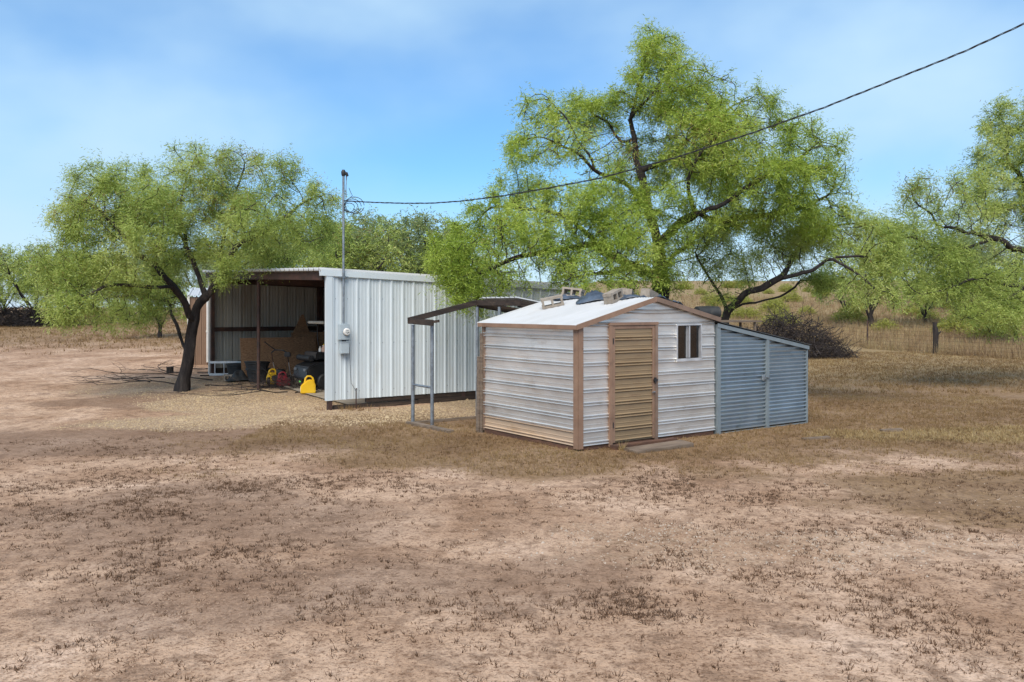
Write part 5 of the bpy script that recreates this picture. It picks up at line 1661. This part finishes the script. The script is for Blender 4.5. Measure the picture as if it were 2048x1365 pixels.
fb = "thin dead forked branch lying on the ground by the leaning tree trunk"
for i, (px, py, L_, yaw) in enumerate(((425, 768, 3.0, 3.3), (350, 775, 2.2, 2.9), (330, 765, 1.9, 3.5), (400, 762, 2.0, 0.2), (395, 758, 1.8, -0.2), (300, 772, 1.4, 2.6), (410, 776, 1.3, 0.1), (360, 758, 1.9, 3.0), (440, 756, 1.5, 3.2))):
    fallen_branch(px, py, L_, yaw, fb, 60 + i)
fb2 = "dead branch lying among twigs at the foot of the mid post"
for i, (px, py, L_, yaw) in enumerate(((575, 785, 2.6, 3.75), (560, 782, 1.2, 0.3), (540, 786, 1.3, 3.5), (590, 786, 1.0, 0.6), (550, 778, 0.9, 0.9))):
    fallen_branch(px, py, L_, yaw, fb2, 80 + i, r0=0.016, group="dead branches at the mid post")
brush_pile("twig_heap", (-6.55, 24.3), 0.75, 0.35, 0.22, 150, "small tangle of twigs between the red can and yellow can", 9, cat="twig heap", rb=0.007)

# ================================================================== wire fence
fp = [(15.2, 64.0), (18.6, 57.0), (20.75, 50.2), (21.85, 44.4), (23.8, 38.6), (25.5, 33.0)]
fence = empty("wire_fence", (fp[0][0], fp[0][1], 0), 0, "rusty wire mesh fence with one thick wooden post along the dry field", "fence")
o0 = Vector((fp[0][0], fp[0][1], 0))
for i, (x, y) in enumerate(fp):
    g = G(x, y); p = Vector((x, y, g)) - o0
    if i == 3:
        ptsq = [p + Vector((0, 0, -0.2)), p + Vector((0.02, 0, 0.5)), p + Vector((0.03, 0, 1.0)), p + Vector((0.0, 0, 1.3)), p + Vector((-0.03, 0, 1.42)), p + Vector((-0.02, 0, 1.64))]
        o = MB().tube(ptsq, [0.145, 0.13, 0.14, 0.14, 0.10, 0.115], 9).tube([p + Vector((0.12, 0, 1.0)), p + Vector((0.30, 0, 1.16))], [0.06, 0.03], 5).build("post", M['bark'], fence, smooth=True)
        o["label"] = "thick dark weathered wooden post"
    else:
        MB().box(p.x - 0.03, p.x + 0.03, p.y - 0.02, p.y + 0.02, p.z - 0.2, p.z + 1.65).build("post", M['rust_steel'], fence)
for zz in (0.12, 0.3, 0.48, 0.68, 0.9, 1.12, 1.35):
    MB().tube([Vector((x, y, G(x, y) + zz)) - o0 for x, y in fp], 0.0055, 4, cap=False).build("wire", M['rust_steel'], fence)
mb = MB()
for (a, b) in zip(fp[:-1], fp[1:]):
    L_ = math.hypot(b[0] - a[0], b[1] - a[1]); m_ = int(L_ / 0.3)
    for k_ in range(1, m_):
        t = k_ / m_; x, y = a[0] + (b[0] - a[0]) * t, a[1] + (b[1] - a[1]) * t
        g = G(x, y)
        mb.tube([Vector((x, y, g)) - o0, Vector((x, y, g + 1.12)) - o0], 0.005, 3, cap=False)
o = mb.build("stay_wires", M['rust_steel'], fence); o["kind"] = "stuff"


# ================================================================== grasses, tufts, stones (uncountable)
def blades(pts, rng, h, wd, lean, n_per, spread):
    n = len(pts)
    P_ = np.repeat(pts, n_per, 0)
    m = len(P_)
    a = rng.uniform(0, 2 * np.pi, m)
    q = np.abs(rng.normal(0, spread, m))
    base = P_.copy(); base[:, 0] += q * np.cos(a); base[:, 1] += q * np.sin(a)
    base[:, 2] -= 0.006
    H = h * rng.uniform(0.45, 1.3, m)
    if not np.isscalar(lean): pass
    ln = np.abs(rng.normal(0, lean, m))
    a2 = a + rng.normal(0, 0.8, m)
    top = base + np.stack([H * ln * np.cos(a2), H * ln * np.sin(a2), H], 1)
    b = rng.uniform(0, np.pi, m)
    sd_ = np.stack([np.cos(b), np.sin(b), np.zeros(m)], 1) * (wd * rng.uniform(0.6, 1.3, m))[:, None] * 0.5
    v = np.stack([base - sd_, base + sd_, top], 1).reshape(-1, 3)
    return v, np.arange(m * 3).reshape(m, 3)


def scatter(n, x0, x1, y0, y1, rng, dens):
    x = rng.uniform(x0, x1, n); y = rng.uniform(y0, y1, n)
    k_ = rng.uniform(0, 1, n) < dens(x, y)
    x, y = x[k_], y[k_]
    return np.stack([x, y, Gn(x, y)], 1)


def infoot(x, y):
    """inside the tin shed, lean-to or carport footprints"""
    dx, dy = x - SH[0], y - SH[1]
    a, b = dx * UX + dy * UY, -dx * UY + dy * UX
    s = (a > -0.03) & (a < 6.25) & (b > -0.03) & (b < 2.9)
    dx, dy = x - CP[0], y - CP[1]
    a, b = dx * UX + dy * UY, -dx * UY + dy * UX
    c = (a > 0.2) & (a < CL) & (b > -0.02) & (b < CWD)
    return s | c


rg = np.random.default_rng(77)


def d_tuft(x, y):
    gr_, gv_, st_, dk_ = zones(x, y)
    cl = fbm(x * 1.3, y * 1.3, 91, 4)
    base = sstep((cl - 0.40) / 0.34) * 0.40 + 0.06
    z = ell(x, y, (-4.0, 9.8), (2.6, 2.2), 0.3, 0.8, 0.4, 92) + ell(x, y, (1.9, 7.2), (1.7, 0.9), -0.4, 0.8, 0.4, 93) + 0.7 * ell(x, y, (4.0, 10.8), (4, 1.6), 0, 0.8, 0.4, 94) + 0.5 * ell(x, y, (-1.0, 6.6), (1.6, 0.9), 0, 0.8, 0.4, 95)
    return np.clip(base * (0.35 + z), 0, 1) * (1 - gr_ * 0.7) * (1 - 0.7 * (gv_ > 0.5)) * (~infoot(x, y))


p = scatter(120000, -9, 11, 5.0, 16, rg, d_tuft)
v1, f1 = blades(p, rg, 0.034, 0.011, 1.0, 8, 0.022)
o = np_mesh("dry_tufts", v1, f1, M['tuft']); setp(o, "dark brown dry grass tufts dotting the bare soil", "dry tufts", kind="stuff")
# fine scraps of litter lying flat on the soil
p = scatter(130000, -10, 11, 5.0, 18, rg, lambda x, y: np.clip(0.12 + 1.5 * (fbm(x * 0.9, y * 0.9, 97, 4) - 0.42), 0.03, 1) * (~infoot(x, y)))
v1, f1 = blades(p, rg, 0.012, 0.011, 3.2, 3, 0.03)
o = np_mesh("plant_litter", v1, f1, M['litter']); setp(o, "scraps of dead plant litter strewn over the soil", "litter", kind="stuff")


def d_lawn(x, y):
    gr_, gv_, st_, dk_ = zones(x, y)
    return np.clip(gr_ * (0.25 + 1.3 * fbm(x * 1.1, y * 1.1, 98, 4) ** 1.5), 0, 1) * (1 - 0.9 * gv_) * (~infoot(x, y))


p1 = scatter(52000, -7, 13, 12.2, 24, rg, d_lawn)
v1, f1 = blades(p1, rg, 0.055, 0.011, 0.75, 5, 0.035)
p2 = scatter(30000, 3, 27, 24, 46, rg, d_lawn)
v2, f2 = blades(p2, rg, 0.085, 0.022, 0.7, 4, 0.06)
o = np_mesh("dry_lawn", np.vstack([v1, v2]), np.vstack([f1, f2 + len(v1)]), M['lawn']); setp(o, "short brown dry lawn around the sheds", "lawn", kind="stuff")


def d_straw(x, y):
    gr_, gv_, st_, dk_ = zones(x, y)
    return np.clip(st_ * gr_ * 0.9, 0, 1) * (~infoot(x, y))


p1 = scatter(16000, 5, 16, 13, 22, rg, d_straw)
v1, f1 = blades(p1, rg, 0.06, 0.012, 0.8, 5, 0.035)
p2 = scatter(9000, 5, 26, 22, 46, rg, lambda x, y: d_straw(x, y) * sstep((fbm(x * 0.4, y * 0.4, 99, 3) - 0.45) / 0.2))
v2, f2 = blades(p2, rg, 0.08, 0.022, 0.8, 4, 0.06)
o = np_mesh("straw_grass", np.vstack([v1, v2]), np.vstack([f1, f2 + len(v1)]), M['straw']); setp(o, "straw yellow grass patches on the lawn", "dry grass", kind="stuff")
# tall dry field beyond the fence
def right_of_fence(x, y):
    fx = np.interp(-y, [-q[1] for q in fp], [q[0] for q in fp])
    fx = np.where(y > 64, 15.2 - (y - 64) * 0.5, fx)
    return x > fx + 0.1


p = scatter(42000, 8, 62, 33, 110, rg, lambda x, y: right_of_fence(x, y) * (0.25 + 0.9 * fbm(x * 0.25, y * 0.25, 103, 4)) * (0.35 + 0.65 * sstep((95 - y) / 50)))
v1, f1 = blades(p, rg, 0.55, 0.035, 0.35, 5, 0.14)
o = np_mesh("tall_grass", v1, f1, M['tallgrass']); setp(o, "tall dry tan grass of the field beyond the fence", "tall grass", kind="stuff")
# weeds growing in the fence line
pts = []
for (a, b) in zip(fp[:-1], fp[1:]):
    t = rg.uniform(0, 1, 170) ** rg.uniform(0.5, 1.8)
    x = a[0] + (b[0] - a[0]) * t + rg.normal(0, 0.2, 170); y = a[1] + (b[1] - a[1]) * t + rg.normal(0, 0.2, 170)
    pts.append(np.stack([x, y, Gn(x, y)], 1))
v1, f1 = blades(np.vstack(pts), rg, 0.62, 0.016, 0.45, 4, 0.2)
o = np_mesh("fence_weeds", v1, f1, M['tallgrass']); setp(o, "dead weeds tangled along the wire fence", "weeds", kind="stuff")
# far-left dry grass under the trees
p = scatter(26000, -38, -7, 30, 75, rg, lambda x, y: zones(x, y)[0] * (0.3 + fbm(x * 0.3, y * 0.3, 105, 3)) * (~infoot(x, y)))
v1, f1 = blades(p, rg, 0.13, 0.035, 0.7, 4, 0.12)
o = np_mesh("far_dry_grass", v1, f1, M['lawn']); setp(o, "yellowed dry grass under the trees across the yard", "dry grass", kind="stuff")
# pale tuft by the door step
X, Y = W(1246, 902)
v1, f1 = blades(np.array([[X, Y, G(X, Y)]] * 4), rg, 0.17, 0.009, 0.6, 16, 0.04)
o = np_mesh("grass_clump", v1 - np.array([X, Y, 0]), f1, M['straw']); o.location = (X, Y, 0)
setp(o, "pale straw grass clump growing by the door step", "grass clump")
# green weeds at the white wall's foot
X, Y = cpw(0.55, -0.3)
p = np.stack([X + rg.normal(0, 0.35, 40), Y + rg.normal(0, 0.15, 40), np.zeros(40)], 1); p[:, 2] = Gn(p[:, 0], p[:, 1])
v1, f1 = blades(p, rg, 0.12, 0.012, 0.6, 6, 0.04)
o = np_mesh("wall_weeds", v1, f1, M['lawn']); setp(o, "dry weeds at the foot of the white carport wall", "weeds", kind="stuff")


def stones(pts, rng, r):
    n = len(pts)
    base = np.array([[1, 0, 0], [0, 1, 0], [-1, 0, 0], [0, -1, 0], [0.2, 0.1, 0.7]], float)
    fc = np.array([[0, 1, 4], [1, 2, 4], [2, 3, 4], [3, 0, 4]])
    s = r * np.exp(rng.normal(0, 0.4, n))
    a = rng.uniform(0, 6.28, n); ca_, sa_ = np.cos(a), np.sin(a)
    B = base[None] * (1 + rng.normal(0, 0.22, (n, 5, 3))) * s[:, None, None]
    x = B[..., 0] * ca_[:, None] - B[..., 1] * sa_[:, None] * 0.75; y = B[..., 0] * sa_[:, None] + B[..., 1] * ca_[:, None] * 0.75
    v = np.stack([x, y, B[..., 2]], 2) + pts[:, None, :]
    f = fc[None] + (np.arange(n) * 5)[:, None, None]
    return v.reshape(-1, 3), f.reshape(-1, 3)


p = scatter(38000, -0.5, 9.5, 7.2, 11.8, rg, lambda x, y: zones(x, y)[1] * 4.2 * fbm(x * 2, y * 2, 108, 3) ** 1.5 + 0.012)
v1, f1 = stones(p, rg, 0.0085)
o = np_mesh("pale_pebbles", v1, f1, M['pebble']); setp(o, "patch of pale pebbles on the bare soil", "pebbles", kind="stuff")
# loose grit and crumbs of soil over the near yard
p = scatter(52000, -6.5, 6.5, 5.0, 10.5, rg, lambda x, y: np.clip(0.25 + 1.6 * (fbm(x * 1.2, y * 1.2, 111, 4) - 0.35), 0.1, 1))
v1, f1 = stones(p, rg, 0.0055)
o = np_mesh("soil_grit", v1, f1, M['grit']); setp(o, "loose grit and soil crumbs over the near bare yard", "grit", kind="stuff")
p = scatter(52000, -12, 2.5, 16.2, 27, rg, lambda x, y: zones(x, y)[1] * 0.9 * (~infoot(x, y) | (y < 22.5)))
v1, f1 = stones(p, rg, 0.016)
o = np_mesh("tan_gravel", v1, f1, M['gravelstone']); setp(o, "tan gravel spread before the carport and along its wall", "gravel", kind="stuff")
